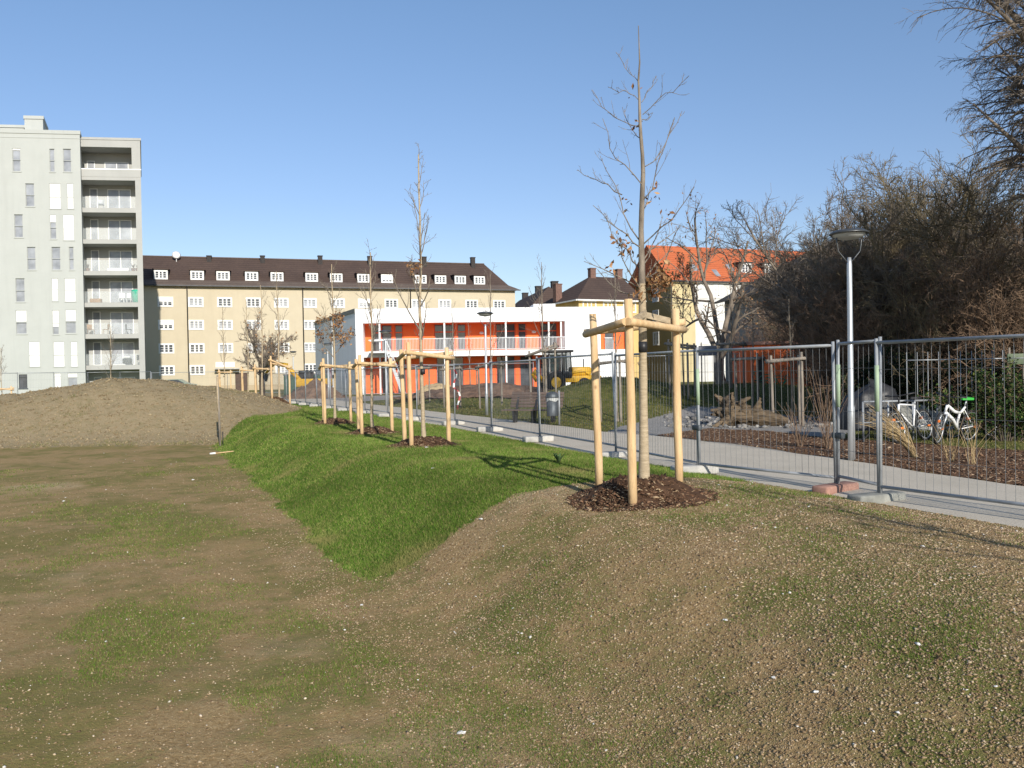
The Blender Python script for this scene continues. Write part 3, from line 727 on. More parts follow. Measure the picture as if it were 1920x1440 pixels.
# --- the other trees of the row
def row_tree(u, v, d, labels, H, seed, leafn=0, leafz=(0, 1), kind=0, n1=16, spread=.34, r=.045, ang=.75, up=.14, mul=True, fs=1.0, R=.76, tw=5, fmat='stake', rzf=0.0, clear=2.05, group=SG, fgroup=FG, strap=True):
    x, y = base_xy(u, v, d); z = HZ(x, y); rg = np.random.default_rng(seed)
    tr, cr, lv = sapling(rg, H, r, clear, n1, spread, leafn, up=up, ang=ang, twigs=tw, leafz=leafz)
    tree_obj('young_tree', labels[0], 'tree', (x, y, z + .03), tr, cr, MT['bark_pale'] if kind == 0 else MT['bark_young'], MT['bark_young'], lv, group)
    pts = [(-.46 * fs, .42 * fs, 0), (-.20 * fs, -.55 * fs, 0), (.52 * fs, .02 * fs, 0)]
    c, s_ = math.cos(rzf), math.sin(rzf); pts = [(c * a - s_ * b, s_ * a + c * b, 0) for a, b, _ in pts]
    pts = [(a, b, HZ(x + a, y + b) - z) for a, b, _ in pts]
    stake_frame(labels[1], pts, 2.05, 1.84, (MT[fmat],), fgroup, (0, 0, 1.55) if strap else None, (x, y, z))
    if mul: mulch_mound(labels[2], (x, y, z), R, .16, seed)
row_tree(795, 822, 17.4, ('tall slim young tree second from the front in the fence row', 'stake frame second from the front, on the green turf', 'mulch mound second from the front on the turf'), 6.08, 21, 40, (.3, .75), n1=15, spread=.30, ang=.6, up=.2)
row_tree(699, 795, 22.6, ('thin young tree between the second frame and the leafy brown tree', 'stake frame of the third tree from the front', 'mulch mound of the third tree from the front'), 4.9, 22, 0, n1=15, spread=.34, ang=.55, up=.2, tw=4)
row_tree(628, 780, 27.2, ('young tree with many brown dry leaves before the grey side wall', 'stake frame under the young tree with dry brown leaves', 'mulch mound under the tree with dry brown leaves'), 5.2, 23, 620, (.38, .68), n1=26, spread=.26, ang=.8, tw=6)
row_tree(524, 757, 41, ('thin bare young tree, nearest of the far clump of frames', 'nearest stake frame of the far crowded clump', 'nearest mulch mound of the far clump'), 6.4, 24, 0, n1=13, spread=.30, ang=.6, r=.05)
row_tree(492, 752, 47, ('thin bare young tree in the middle of the far clump of frames', 'stake frame in the middle of the far crowded clump', 'mulch mound in the middle of the far clump'), 6.6, 25, 0, n1=14, spread=.3, ang=.6, r=.05)
row_tree(466, 748, 53, ('thin bare young tree behind the middle of the far clump', 'hindmost stake frame of the far crowded clump', 'hindmost mulch mound of the far clump'), 6.4, 26, 0, n1=14, spread=.3, ang=.6, r=.05)
row_tree(421, 738, 66, ('thin bare young tree just right of the soil mound, by the far fence', 'small far stake frame just right of the soil mound', 'far mulch mound just right of the soil mound'), 7.2, 27, 0, n1=16, spread=.28, ang=.5, r=.05)
row_tree(208, 712, 58, ('multi-stemmed bare sapling behind the mound crest before the grey block', 'small stake frame behind the mound crest before the grey block', None), 6.2, 28, 0, n1=20, spread=.35, ang=.5, mul=False, r=.04)
row_tree(4, 730, 47, ('bare sapling at the left edge of the picture by the grey block', 'stake frame at the left edge of the picture', None), 4.2, 29, 0, n1=14, spread=.3, mul=False, r=.03)
# off-camera tree of the same row whose shadow crosses the foreground
row_tree(1, 1, 1, ('bare young tree beside the camera, only its shadow in view', 'stake frame beside the camera, only its shadow in view', None), 5.4, 30, 60, mul=False) if False else None
def off_tree(x, y, seed, lab):
    z = HZ(x, y); rg = np.random.default_rng(seed); tr, cr, lv = sapling(rg, 5.4, .05, 2.0, 18, .32, 60)
    tree_obj('young_tree', lab[0], 'tree', (x, y, z), tr, cr, MT['bark_pale'], MT['bark_young'], lv, SG)
    stake_frame(lab[1], [(-.46, .42, 0), (-.2, -.55, 0), (.52, .02, 0)], 2.05, 1.84, (MT['stake'],), FG, None, (x, y, z))
off_tree(5.75, 1.25, 31, ('bare young tree outside the picture to the right, seen by its shadow', 'stake frame outside the picture to the right, seen by its shadow'))

# --- weathered frames and thin trees beyond the fence
BG = 'young trees beyond the fence'; BFG = 'weathered grey stake frames beyond the fence'
def back_tree(u, v, d, lab, H, seed, n1=12, spread=.32, leafn=0, fs=.9, ang=.55, rz=.3, frame=True, kind=1, clear=2.0, r=.035):
    x, y = base_xy(u, v, d); z = HZ(x, y); rg = np.random.default_rng(seed)
    tr, cr, lv = sapling(rg, H, r, clear, n1, spread, leafn, ang=ang, up=.16, twigs=4)
    tree_obj('slender_tree', lab[0], 'tree', (x, y, z), tr, cr, MT['bark_young'], MT['bark_young'], lv, BG)
    if frame:
        pts = [(-.5 * fs, .3 * fs), (-.1 * fs, -.5 * fs), (.55 * fs, .1 * fs)]; c, s_ = math.cos(rz), math.sin(rz)
        pts = [(c * a - s_ * b, s_ * a + c * b) for a, b in pts]
        stake_frame(lab[1], [(a, b, HZ(x + a, y + b) - z) for a, b in pts], 2.0, 1.82, (MT['stake_grey'],), BFG, None, (x, y, z), r=.04)
back_tree(1021, 742, 31.5, ('slender bare tree rising behind the bench', 'grey stake frame behind the bench'), 5.2, 41, 14, .36)
back_tree(922, 765, 36, ('slender bare tree just right of the lamp by the bench', 'grey stake frame just right of the lamp by the bench'), 6.0, 42, 12, .36)
back_tree(853, 770, 40, ('slender bare tree left of the lamp before the orange balcony', 'grey stake frame left of the lamp before the orange balcony'), 5.0, 43, 10, .3, rz=.9)
back_tree(788, 768, 43, ('slender bare tree behind the second stake frame', 'grey stake frame behind the second front frame'), 4.6, 44, 9, .3, rz=.1)
back_tree(882, 752, 55, ('small far tree before the orange ground floor', 'small tall-looking grey frame before the orange ground floor'), 5.0, 45, 9, .3)
back_tree(1158, 795, 26, ('slender dark tree by the tilted fence post, before the white wall', 'grey stake frame by the tilted fence post'), 4.6, 46, 15, .34)
back_tree(1284, 768, 31, ('twiggy tree with dry brown leaves before the cream gable house', 'grey stake frame beside the nearest frame\'s right post'), 5.3, 47, 22, .34, 420, ang=.8)
back_tree(1373, 745, 35, ('pale bare sapling before the big forked tree', 'grey stake frame before the big forked tree'), 5.0, 48, 10, .3, rz=-.2)
back_tree(1412, 770, 28.5, ('dark sapling left of the orange shed door', 'dark weathered stake frame left of the orange shed door'), 3.4, 49, 8, .25)
back_tree(1484, 800, 23.6, ('pale straight sapling before the orange shed wall', 'low weathered stake frame before the orange shed wall'), 3.6, 50, 8, .25, rz=.6)

# ------------------------------------------------------------------ big bare trees and shrubs
def limb(pts, r0, r1, K=9): return poly_resample(pts, K), np.linspace(r0, r1, K)
def big_tree(name, label, loc, H, seed, trunk_h, r, nlimb, levels, mat, tmat, group=None, cat='tree', lean=(0, 0), leafn=0, leafs=.05, limbf=.75, limb_ang=.7, limb_up=.05, leafcols=BROWN):
    rg = np.random.default_rng(seed); K = 10
    z = np.linspace(0, trunk_h, K); Pt = np.stack([lean[0] * (z / trunk_h) + np.cumsum(rg.normal(0, .02, K)) * r * 4, lean[1] * (z / trunk_h) + np.cumsum(rg.normal(0, .02, K)) * r * 4, z], 1)[None]; Pt[0, 0, :2] = 0
    Rt = np.linspace(r, r * .62, K)[None]; Rt[0, 0] *= 1.35
    lvls = []; Pc, Rc = grow(Pt, Rt, nlimb, (.55, .999), (limb_ang, .22), limbf * H / trunk_h, 9, .72, limb_up, .12, rg, r * .12, short=.1)
    lvls.append((Pc, Rc, 7))
    for (m, tr, ang, lf, K_, rf, up, wob, rmin, sides, short) in levels:
        Pc, Rc = grow(Pc, Rc, m, tr, ang, lf, K_, rf, up, wob, rg, rmin, short=short); lvls.append((Pc, Rc, sides))
    lv = None
    if leafn:
        pool = Pc[:, 1:].reshape(-1, 3); lv = leaves_mesh(pool[rg.integers(0, len(pool), leafn)] + rg.normal(0, .05, (leafn, 3)), leafs, leafcols, rg)
    return tree_obj(name, label, cat, loc, [(Pt, Rt)], lvls, tmat, mat, lv, group)
def shrub(name, label, loc, H, seed, nstem, mat, levels, spread=.55, r=.035, group=None, leafn=0, leafs=.04, leafcols=BROWN, wob=.1, up=.06):
    rg = np.random.default_rng(seed); K = 9
    a = rg.uniform(0, 2 * math.pi, nstem); rad0 = rg.uniform(.02, .25, nstem); tilt = rg.uniform(.02, spread, nstem)
    Pt = np.empty((nstem, K, 3)); Pt[:, 0] = np.stack([rad0 * np.cos(a), rad0 * np.sin(a), np.full(nstem, -.05)], 1)
    cur = np.stack([np.sin(tilt) * np.cos(a), np.sin(tilt) * np.sin(a), np.cos(tilt)], 1); L = H * rg.uniform(.6, 1.05, nstem)
    for k in range(1, K):
        cur = unit(cur + rg.normal(0, wob, (nstem, 3)) + np.array([0, 0, up])); Pt[:, k] = Pt[:, k - 1] + cur * (L / (K - 1))[:, None]
    Rt = np.linspace(1, .3, K)[None] * (r * rg.uniform(.6, 1.2, nstem))[:, None]
    lvls = []; Pc, Rc = Pt, Rt
    for (m, tr, ang, lf, K_, rf, up_, wob_, rmin, sides, short) in levels:
        Pc, Rc = grow(Pc, Rc, m, tr, ang, lf, K_, rf, up_, wob_, rg, rmin, short=short); lvls.append((Pc, Rc, sides))
    lv = None
    if leafn:
        pool = Pc[:, 1:].reshape(-1, 3); lv = leaves_mesh(pool[rg.integers(0, len(pool), leafn)] + rg.normal(0, .06, (leafn, 3)), leafs, leafcols, rg)
    root = thing(name, label, 'shrub', loc, 0, group)
    V, F = tubes(Pt, Rt, 6); link('stems', mesh_np('stems', V, [F], [MT['bark_dark']], True), root)
    Vs, Fs, o = [], [], 0
    for Pn, Rn, n in lvls:
        V, F = tubes(Pn, Rn, n); Vs.append(V); Fs.append(F + o); o += len(V)
    link('twigs', mesh_np('twigs', np.vstack(Vs), Fs, [mat], True), root)
    if lv is not None: link('leaves', mesh_np('leaves', lv[0], [lv[1]], [MT['leaf']], False, lv[2]), root)
    return root
def at(u, d): p = P(u, 690, d); return (p.x, p.y, HZ(p.x, p.y))
# levels: m, t-range, angle, length factor, K, radius factor, up, wobble, rmin, sides, shorten
LV = lambda a, b, c, r1=.009, r2=.007, r3=.006: [(a, (.25, .98), (.75, .25), .55, 7, .6, .06, .14, r1, 5, .45), (b, (.15, .98), (.75, .3), .55, 5, .6, .04, .16, r2, 4, .4), (c, (.15, .98), (.75, .3), .5, 4, .65, .03, .18, r3, 3, .4)]
big_tree('bare_tree', 'large dead-looking tree forked low into two thick limbs before the cream gable house', at(1352, 47), 9.5, 61, 3.2, .34, 4, LV(6, 6, 7, .02, .012, .009), MT['twig_grey'], MT['bark_young'], leafn=500, leafs=.09, limbf=.75, limb_ang=.42, limb_up=.12)
big_tree('bare_tree', 'rounded oak with brown leaf remnants before the yellow long block', at(492, 60), 5.4, 62, 3.0, .22, 9, LV(8, 8, 8, .015, .010, .008), MT['twig_grey'], MT['bark_dark'], leafn=260, leafs=.1, limbf=.6, limb_ang=.95, limb_up=.1)
# thicket on the right
TG = 'bare trees of the thicket on the right'
tA = big_tree('bare_tree', 'broad bare crown rising behind the tall front lamp', at(1632, 27), 6.6, 63, 2.3, .16, 19, LV(10, 10, 10, .012, .0095, .008), MT['twig_grey'], MT['bark_dark'], TG, limbf=.80, limb_ang=.66, limb_up=.07)
tB = big_tree('bare_tree', 'bare tree with lichen-yellow limbs in the middle of the thicket', at(1735, 25.5), 6.6, 64, 2.2, .15, 18, LV(10, 10, 10, .012, .0095, .008), MT['twig_olive'], MT['bark_dark'], TG, limbf=.8, limb_ang=.6, limb_up=.08)
big_tree('bare_tree', 'bare tree at the right edge below the drooping giant', at(1890, 24), 7.0, 65, 2.0, .15, 13, LV(10, 10, 10, .012, .0095, .008), MT['twig_grey'], MT['bark_dark'], TG, limbf=.8, limb_ang=.65, limb_up=.06)
big_tree('bare_tree', 'twiggy brown tree behind the orange shed', at(1552, 46), 6.4, 66, 2.0, .15, 9, LV(9, 9, 9, .012, .01, .008), MT['twig_brown'], MT['bark_dark'], TG, limbf=.75, limb_ang=.75, limb_up=.05)
for lab, u, d, rz, sc, src in [('grey crown deep in the thicket left of the tall lamp', 1534, 32, 2.0, 1.06, tA), ('grey crown deep in the thicket right of the tall lamp', 1665, 34, 4.1, 1.18, tA), ('olive crown deep in the thicket, second from the right edge', 1800, 33, 1.2, 1.2, tB), ('olive crown deep in the thicket at the right edge', 1900, 32, 3.3, 1.2, tB)]:
    dup(src, at(u, d), rz, lab, scale=sc)
# drooping giant at the right edge
def giant():
    rg = np.random.default_rng(67); loc = at(2060, 17.2)
    K = 12; z = np.linspace(0, 15, K); Pt = np.stack([np.cumsum(rg.normal(0, .06, K)), np.cumsum(rg.normal(0, .06, K)), z], 1)[None]; Pt[0, 0, :2] = 0
    Rt = np.linspace(.42, .12, K)[None]
    P1, R1 = grow(Pt, Rt, 104, (.29, .99), (1.0, .2), .32, 10, .36, .05, .07, rg, .03, short=.45, tipf=.08)
    P1[:, :, 2] -= .0
    P2, R2 = grow(P1, R1, 16, (.2, .98), (.7, .25), .46, 8, .45, -.09, .08, rg, .008, short=.45)
    P3, R3 = grow(P2, R2, 9, (.15, .98), (.6, .25), .50, 6, .6, -.16, .09, rg, .0055, short=.4)
    P4, R4 = grow(P3, R3, 5, (.15, .98), (.6, .25), .50, 4, .7, -.14, .1, rg, .0048, short=.4)
    tree_obj('weeping_tree', 'huge bare tree with drooping twigs at the upper right edge', 'tree', loc, [(Pt, Rt)], [(P1, R1, 6), (P2, R2, 4), (P3, R3, 3), (P4, R4, 3)], MT['bark_dark'], MT['twig_grey'])
giant()
# brown undergrowth
UG = 'bare brown shrubs of the thicket'
SL = [(9, (.2, .98), (.7, .3), .5, 6, .6, .03, .16, .008, 4, .4), (8, (.15, .98), (.8, .3), .5, 5, .65, .0, .18, .007, 3, .4), (7, (.15, .98), (.8, .35), .5, 3, .7, .0, .2, .006, 3, .4)]
sp = [('bare brown shrub directly left of the tall front lamp', 1560, 29, 4.2, 'twig_brown', 71), ('bare brown shrub directly behind the tall front lamp', 1612, 26, 4.3, 'twig_brown', 72),
      ('reddish bare shrub right of the tall lamp, above the grey sign board', 1690, 24, 4.3, 'twig_brown', 73), ('olive-brown shrub above the white bicycles', 1770, 23.5, 4.5, 'twig_olive', 74),
      ('dense brown shrub above the green saddle bicycle, toward the right edge', 1845, 22, 4.4, 'twig_brown', 75), ('brown shrub cut by the right edge of the picture', 1930, 21, 4.5, 'twig_brown', 76)]
protos = {}
for lab, u, d, H, mt, sd in sp:
    if mt + str(sd % 2) not in protos:
        o = shrub('bare_shrub', lab, at(u, d), H, sd, 16, MT[mt], SL, .62, group=UG); protos[mt + str(sd % 2)] = (o, H)
    else:
        p, h0 = protos[mt + str(sd % 2)]; dup(p, at(u, d), sd * 1.7, lab, scale=H / h0)
p = protos['twig_brown1']
extra = [('brown shrub behind the orange shed, left end', 1425, 53, 4.2), ('brown shrub behind the orange shed, middle', 1475, 51, 5.0), ('brown shrub behind the orange shed, right end', 1530, 50, 6.2), ('brown shrub at the right corner of the orange shed', 1568, 42, 5.6),
         ('tall brown shrub between the shed and the tall lamp', 1600, 31, 4.8), ('tall shrub between the lichen tree and the right edge', 1780, 27, 4.8), ('tall shrub near the right edge', 1870, 26.5, 4.9), ('brown shrub deep in the thicket behind the lichen tree', 1720, 33, 5.0)]
for i, (lab, u, d, H) in enumerate(extra):
    q = protos[['twig_brown1', 'twig_brown0', 'twig_olive0'][i % 3]]; dup(q[0], at(u, d), 1.1 * i + .4, lab, scale=H / q[1])
# evergreen shrub at right edge and near-black shrubs standing in for shade at the back
LEAFG = [(.018, .045, .012), (.03, .065, .016), (.05, .09, .02), (.10, .12, .03), (.012, .03, .01)]
shrub('evergreen_shrub', 'glossy dark evergreen shrub beside the bicycles at the right edge', at(1888, 17.0), 1.5, 81, 14, MT['twig_brown'], SL[:2], .7, .02, leafn=9000, leafs=.035, leafcols=LEAFG)
HG = 'dark filler shrubs standing in for shade behind the bicycles'
h = shrub('shade_filler_shrub', 'dark filler shrub standing in for shade behind the tarp-covered bicycle', at(1640, 23), 2.0, 82, 14, MT['twig_brown'], SL[:2], .55, .02, HG, leafn=9000, leafs=.05, leafcols=[(.012, .022, .010), (.02, .032, .012), (.03, .035, .015)])
for i, (lab, u, d) in enumerate([('dark filler shrub standing in for shade behind the white bicycles', 1730, 22.5), ('dark filler shrub standing in for shade right of the bicycles, behind the grey posts', 1810, 22), ('dark filler shrub standing in for shade at the right edge behind the evergreen shrub', 1890, 21)]):
    dup(h, at(u, d), 1.3 * i + 1, lab)
# dry ornamental grass in the bed
def grass_clump(lab, u, v, H, n, seed, cols, lean=.5, bias=0):
    g = G(u, v); rg = np.random.default_rng(seed); K = 5
    a = rg.uniform(0, 2 * math.pi, n); Pn = np.empty((n, K, 3)); Pn[:, 0] = np.stack([.05 * np.cos(a), .05 * np.sin(a), np.zeros(n)], 1)
    cur = unit(np.stack([rg.normal(bias, lean, n), rg.normal(0, lean, n), np.ones(n) * 1.4], 1)); L = H * rg.uniform(.5, 1.1, n)
    for k in range(1, K):
        Pn[:, k] = Pn[:, k - 1] + cur * (L / (K - 1))[:, None]; cur = unit(cur + np.array([bias * .15, 0, -.16]) + rg.normal(0, .08, (n, 3)))
    V, F = tubes(Pn, np.linspace(.005, .0025, K)[None] * np.ones((n, 1)), 3)
    o = link('dry_grass_clump', mesh_np('dry_grass_clump', V, [F], [cols], True)); o.location = (g.x, g.y, HZ(g.x, g.y))
    tag(o, lab, 'dry grass', 'dry grass clumps in the planting bed')
MT['straw'] = pmat('straw', (.48, .36, .19), (.30, .21, .11), 5, .9)
grass_clump('dry straw-coloured grass clump leaning left before the white bicycles', 1715, 858, 1.15, 120, 91, MT['straw'], .16, -.75)
grass_clump('thin dry stalks in the bed before the bicycle with the green saddle', 1782, 866, .8, 14, 92, MT['straw'], .3)
grass_clump('thin dry stalks in the bed before the evergreen shrub', 1822, 870, .75, 14, 93, MT['straw'], .3)
grass_clump('tall reddish dry stalks left of the tall lamp', 1552, 842, 1.5, 40, 94, MT['twig_brown'], .2)
grass_clump('short brown stalks in the bed behind the paired fence posts', 1500, 838, 1.0, 30, 95, MT['twig_brown'], .3)
# ------------------------------------------------------------------ buildings
class Fac:
    def __init__(s, ox, oy, ang, z0=0.0):
        s.o = Vector((ox, oy, z0)); s.a = ang
        s.d = Vector((math.cos(ang), math.sin(ang), 0)); s.n = Vector((-math.sin(ang), math.cos(ang), 0))
    def loc(s, u, v, off=0.0):
        r = ray(u, v); t = (off - (CAM - s.o).dot(s.n)) / r.dot(s.n); p = CAM + r * t - s.o
        return p.dot(s.d), p.z
    def x(s, u, off=0.0): return s.loc(u, 690, off)[0]
    def z(s, u, v, off=0.0): return s.loc(u, v, off)[1]
def wall_holes(mb, x0, x1, z0, z1, y, depth, holes, m=0, mr=None):
    """front wall sheet at local y with openings; each opening gets reveals of given depth"""
    mr = m if mr is None else mr
    xs = sorted({x0, x1} | {h[0] for h in holes} | {h[1] for h in holes}); zs = sorted({z0, z1} | {h[2] for h in holes} | {h[3] for h in holes})
    xs = [q for q in xs if x0 - 1e-6 <= q <= x1 + 1e-6]; zs = [q for q in zs if z0 - 1e-6 <= q <= z1 + 1e-6]
    for i in range(len(xs) - 1):
        run = None
        for j in range(len(zs) - 1):
            cx, cz = (xs[i] + xs[i + 1]) / 2, (zs[j] + zs[j + 1]) / 2
            if not any(h[0] < cx < h[1] and h[2] < cz < h[3] for h in holes):
                if run is None: run = zs[j]
                end = zs[j + 1]
            else:
                if run is not None: mb.quad((xs[i], y, run), (xs[i + 1], y, run), (xs[i + 1], y, end), (xs[i], y, end), m); run = None
        if run is not None: mb.quad((xs[i], y, run), (xs[i + 1], y, run), (xs[i + 1], y, end), (xs[i], y, end), m)
    for a, b, c, d in holes:
        e = y + depth
        mb.quad((a, y, c), (b, y, c), (b, e, c), (a, e, c), mr); mb.quad((a, e, d), (b, e, d), (b, y, d), (a, y, d), mr)
        mb.quad((a, e, c), (a, e, d), (a, y, d), (a, y, c), mr); mb.quad((b, y, c), (b, y, d), (b, e, d), (b, e, c), mr)
def render_mat(name, c1, c2, sc=.5):
    m, nt, b = new_mat(name); v = coords(nt)
    f = noise(nt, v, sc, 6, .6); st1 = coords(nt, 'Object', (1.2, 1.2, .12)); g = noise(nt, st1, 1.6, 5, .6); fine = noise(nt, v, 35, 3)
    c = ramp(nt, f, [(.3, c2), (.7, c1)]); c = mixc(nt, ramp(nt, g, [(.5, 0), (.8, .35)]), c, tuple(q * .78 for q in c1))
    nt.links.new(c, b.inputs['Base Color']); b.inputs['Roughness'].default_value = .92; b.inputs['Specular IOR Level'].default_value = .2
    bump(nt, b, fine, .15, .01); return m
def roof_mat(name, c1, c2, c3, course=.33):
    m, nt, b = new_mat(name); v = coords(nt)
    w = nt.nodes.new('ShaderNodeTexWave'); w.wave_type = 'BANDS'; w.bands_direction = 'Z'; w.inputs['Scale'].default_value = .314 / course; w.inputs['Distortion'].default_value = .25; w.inputs['Detail'].default_value = 2
    nt.links.new(v, w.inputs['Vector'])
    f = noise(nt, v, .35, 6, .65); g = noise(nt, v, 4.5, 4, .7)
    c = ramp(nt, f, [(.3, c2), (.65, c1)]); c = mixc(nt, ramp(nt, g, [(.4, 0), (.75, .6)]), c, c3)
    c = mixc(nt, ramp(nt, w.outputs['Fac'], [(.0, .35), (.25, 0)]), c, tuple(q * .5 for q in c2))
    nt.links.new(c, b.inputs['Base Color']); b.inputs['Roughness'].default_value = .9; b.inputs['Specular IOR Level'].default_value = .2
    bump(nt, b, w.outputs['Fac'], .5, .04); return m
MT['tower'] = render_mat('grey_green_render', (.455, .47, .45), (.42, .435, .415))
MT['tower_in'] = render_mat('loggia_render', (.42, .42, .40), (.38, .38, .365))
MT['cream'] = render_mat('cream_render', (.54, .475, .355), (.50, .435, .32))
MT['yellow'] = render_mat('yellow_render', (.66, .48, .20), (.60, .42, .17))
MT['ochre'] = render_mat('ochre_render', (.42, .31, .14), (.37, .27, .12))
MT['yellowpale'] = render_mat('pale_yellow_render', (.60, .50, .29), (.54, .45, .25))
MT['offwhite'] = render_mat('white_render', (.70, .69, .66), (.58, .57, .54))
MT['kwhite'] = render_mat('bright_white_render', (.84, .85, .86), (.81, .82, .83), .15)
MT['greywall'] = render_mat('grey_render', (.24, .235, .225), (.19, .185, .18))
MT['roof_brown'] = roof_mat('brown_roof_tiles', (.085, .058, .048), (.06, .042, .037), (.115, .08, .066))
MT['roof_eave'] = roof_mat('eave_tiles', (.13, .10, .085), (.09, .07, .06), (.17, .13, .11))
MT['roof_red'] = roof_mat('red_roof_tiles', (.50, .135, .055), (.41, .10, .042), (.56, .18, .08))
MT['roof_grey'] = roof_mat('grey_roof_tiles', (.075, .07, .07), (.05, .047, .047), (.10, .095, .09))
MT['gutter'] = pmat('gutter_metal', (.075, .075, .08), (.05, .05, .055), 4, .5, .4)
MT['chim'] = pmat('brick_chimney', (.20, .115, .09), (.13, .075, .06), 5, .9)
MT['chim_dark'] = pmat('dark_chimney', (.05, .045, .042), (.035, .03, .03), 5, .9)
MT['door_brown'] = pmat('brown_door', (.09, .05, .035), (.06, .035, .025), 5, .6)

# ============ grey tower block at the left
pt = P(160, 690, 76); TW = Fac(pt.x, pt.y, rad(8), -.3)
SHK = .285
tower = thing('apartment_tower', 'tall grey-green apartment block with stacked loggias at the left edge', 'building', TW.o, TW.a)
XL = -27.0; xr = TW.x(275.5, .5); zt = TW.z(160, 252); zl = TW.z(230, 263, .5); DEP = 15
rows = [(278, 321), (344, 390), (403, 449), (463, 506), (522, 565), (582, 626), (641, 687), (700, 727)]
wins = [(23, 38, 278, 321, 'b', .08), (92.5, 102, 279, 322, 'g', 0), (118, 133, 279, 322, 'g', 0),
        (47.5, 64, 344, 387, 'g', 0), (92.5, 113, 344, 391, 's', 1), (125.5, 137, 344, 391, 's', 1),
        (26.5, 42.5, 402, 445, 'g', 0), (93.5, 105, 403, 448, 'b', .3), (118, 138, 403, 450, 's', 1),
        (50.5, 66.5, 463, 506, 'g', 0), (96.5, 113, 463, 506, 'g', 0), (129, 138, 463, 506, 'g', 0),
        (29, 46, 522, 566, 'g', 0), (97, 108, 522, 564, 's', 1), (121, 141, 522, 565, 's', 1),
        (29.5, 49.5, 582, 626, 'b', .48), (98, 110, 582, 627, 'b', .68), (122.5, 142, 581, 625, 'b', .48),
        (54, 74, 641, 687, 's', 1), (100, 120, 641, 687, 's', 1), (132.5, 144.5, 641, 687, 's', 1),
        (35, 51, 702, 728, 'd', 0), (102, 113.5, 700, 727, 's', 1), (127, 145, 700, 728, 'b', .3)]
# columns further left, outside or at the frame edge, keep the facade going
for v0, v1 in rows:
    wins += [(-60, -44, v0, v1, 'g', 0), (-24, -10, v0, v1, 's' if (v0 // 7) % 2 else 'g', 1)]
holes = []; info = []
for u0, u1, v0, v1, k, f in wins:
    a, zt_ = TW.loc(u0, v0); b, _ = TW.loc(u1, v0); um = (u0 + u1) / 2
    h = (a, b, TW.z(um, v1), TW.z(um, v0)); holes.append(h); info.append((h, k, f))
mb = MB(); wall_holes(mb, XL, 0, 0, zt, 0, .16, holes)
mb.quad((XL, DEP, 0), (XL, 0, 0), (XL, 0, zt), (XL, DEP, zt)); mb.quad((0, 0, 0), (0, DEP, 0), (0, DEP, zt), (0, 0, zt)); mb.quad((0, DEP, 0), (XL, DEP, 0), (XL, DEP, zt), (0, DEP, zt))
mb.quad((XL, 0, zt), (0, 0, zt), (0, DEP, zt), (XL, DEP, zt))
# cornice band
mb.box((XL - .05, -.06, zt - .02), (.06, DEP + .05, zt + .32)); mb.box((XL - .03, -.03, zt - .42), (.03, -.001, zt - .36))
mb.build('wall', MT['tower'], tower)
for h, k, f in info:
    a, b, c, d = h
    fm = MB(); t = .045
    fm.box((a, .09, c), (a + t, .15, d)); fm.box((b - t, .09, c), (b, .15, d)); fm.box((a + t, .09, c), (b - t, .15, c + t)); fm.box((a + t, .09, d - t), (b - t, .15, d))
    fm.box((a - .06, -.05, c - .09), (b + .06, .09, c - .002))                  # sill
    fm.box((a, .02, c + 1.0), (b, .05, c + 1.04))                              # guard rail bar
    w = fm.build('window', MT['tower'] if k != 'd' else MT['steel_dark'], tower)
    pn = MB().quad((a + t, .125, c + t), (b - t, .125, c + t), (b - t, .125, d - t), (a + t, .125, d - t)).build('pane', MT['glass'] if k == 'd' else MT['glass_lit'], w)
    if f > 0:
        s_ = MB(); zz = d - (d - c) * f; n = max(2, int((d - zz) / .14)); hh = (d - zz) / n
        for q in range(n): s_.prism([(a + .02, .06, zz + q * hh), (a + .02, .085, zz + q * hh), (a + .02, .085, zz + q * hh + hh), (a + .02, .045, zz + q * hh + hh * .9)], (b - a - .04, 0, 0))
        s_.build('shutter', MT['shutter'], w)
# loggia stack
lv = [(288, 316, 316, 338)] ; slabs = [(390, 398.5), (449, 457), (508, 516), (567, 575.5), (626, 634.5), (684.5, 693)]
lm = MB(); Y0, YB = .5, 2.7
lm.box((0.002, YB, 0), (xr, DEP - .1, zl)); 
zz = lambda v: TW.z(215, v, Y0)
pl = TW.x(264.5, Y0)
lm.box((0.002, Y0, zz(276)), (xr, YB - .002, zl)); lm.box((-.0, Y0 - .05, zl + .002), (xr + .08, DEP, zl + .22))
floors = [(zz(338), zz(316.5))] + [(zz(b), zz(a)) for a, b in slabs]
for k, (c, d) in enumerate(floors):
    lm.box((0.002, Y0, c), (xr, YB - .002, d if k else c + .3))
    if k == 0:
        lm.box((0.002, Y0 - .02, c + .3), (xr, Y0 + .16, d - .1)); lm.box((-.002, Y0 - .05, d - .1), (xr + .03, Y0 + .2, d), 1)
tops = [zz(276)] + [c for c, d in floors]; bots = [floors[0][0] + .3] + [d for c, d in floors[1:]] + [0]
for k in range(8):
    c, d = bots[k] if k < len(bots) else 0, tops[k] if k < len(tops) else 0
    if d <= c: continue
    lm.box((pl if k else TW.x(259, Y0), Y0 + .005, c + .001), (xr - .002, Y0 + .45, d - .001))
    lm.box((xr - .2, Y0 + .45, c + .001), (xr - .002, YB - .003, d - .001))
lm.build('loggia_stack', [MT['tower_in'], MT['white']], tower)
dm = MB()
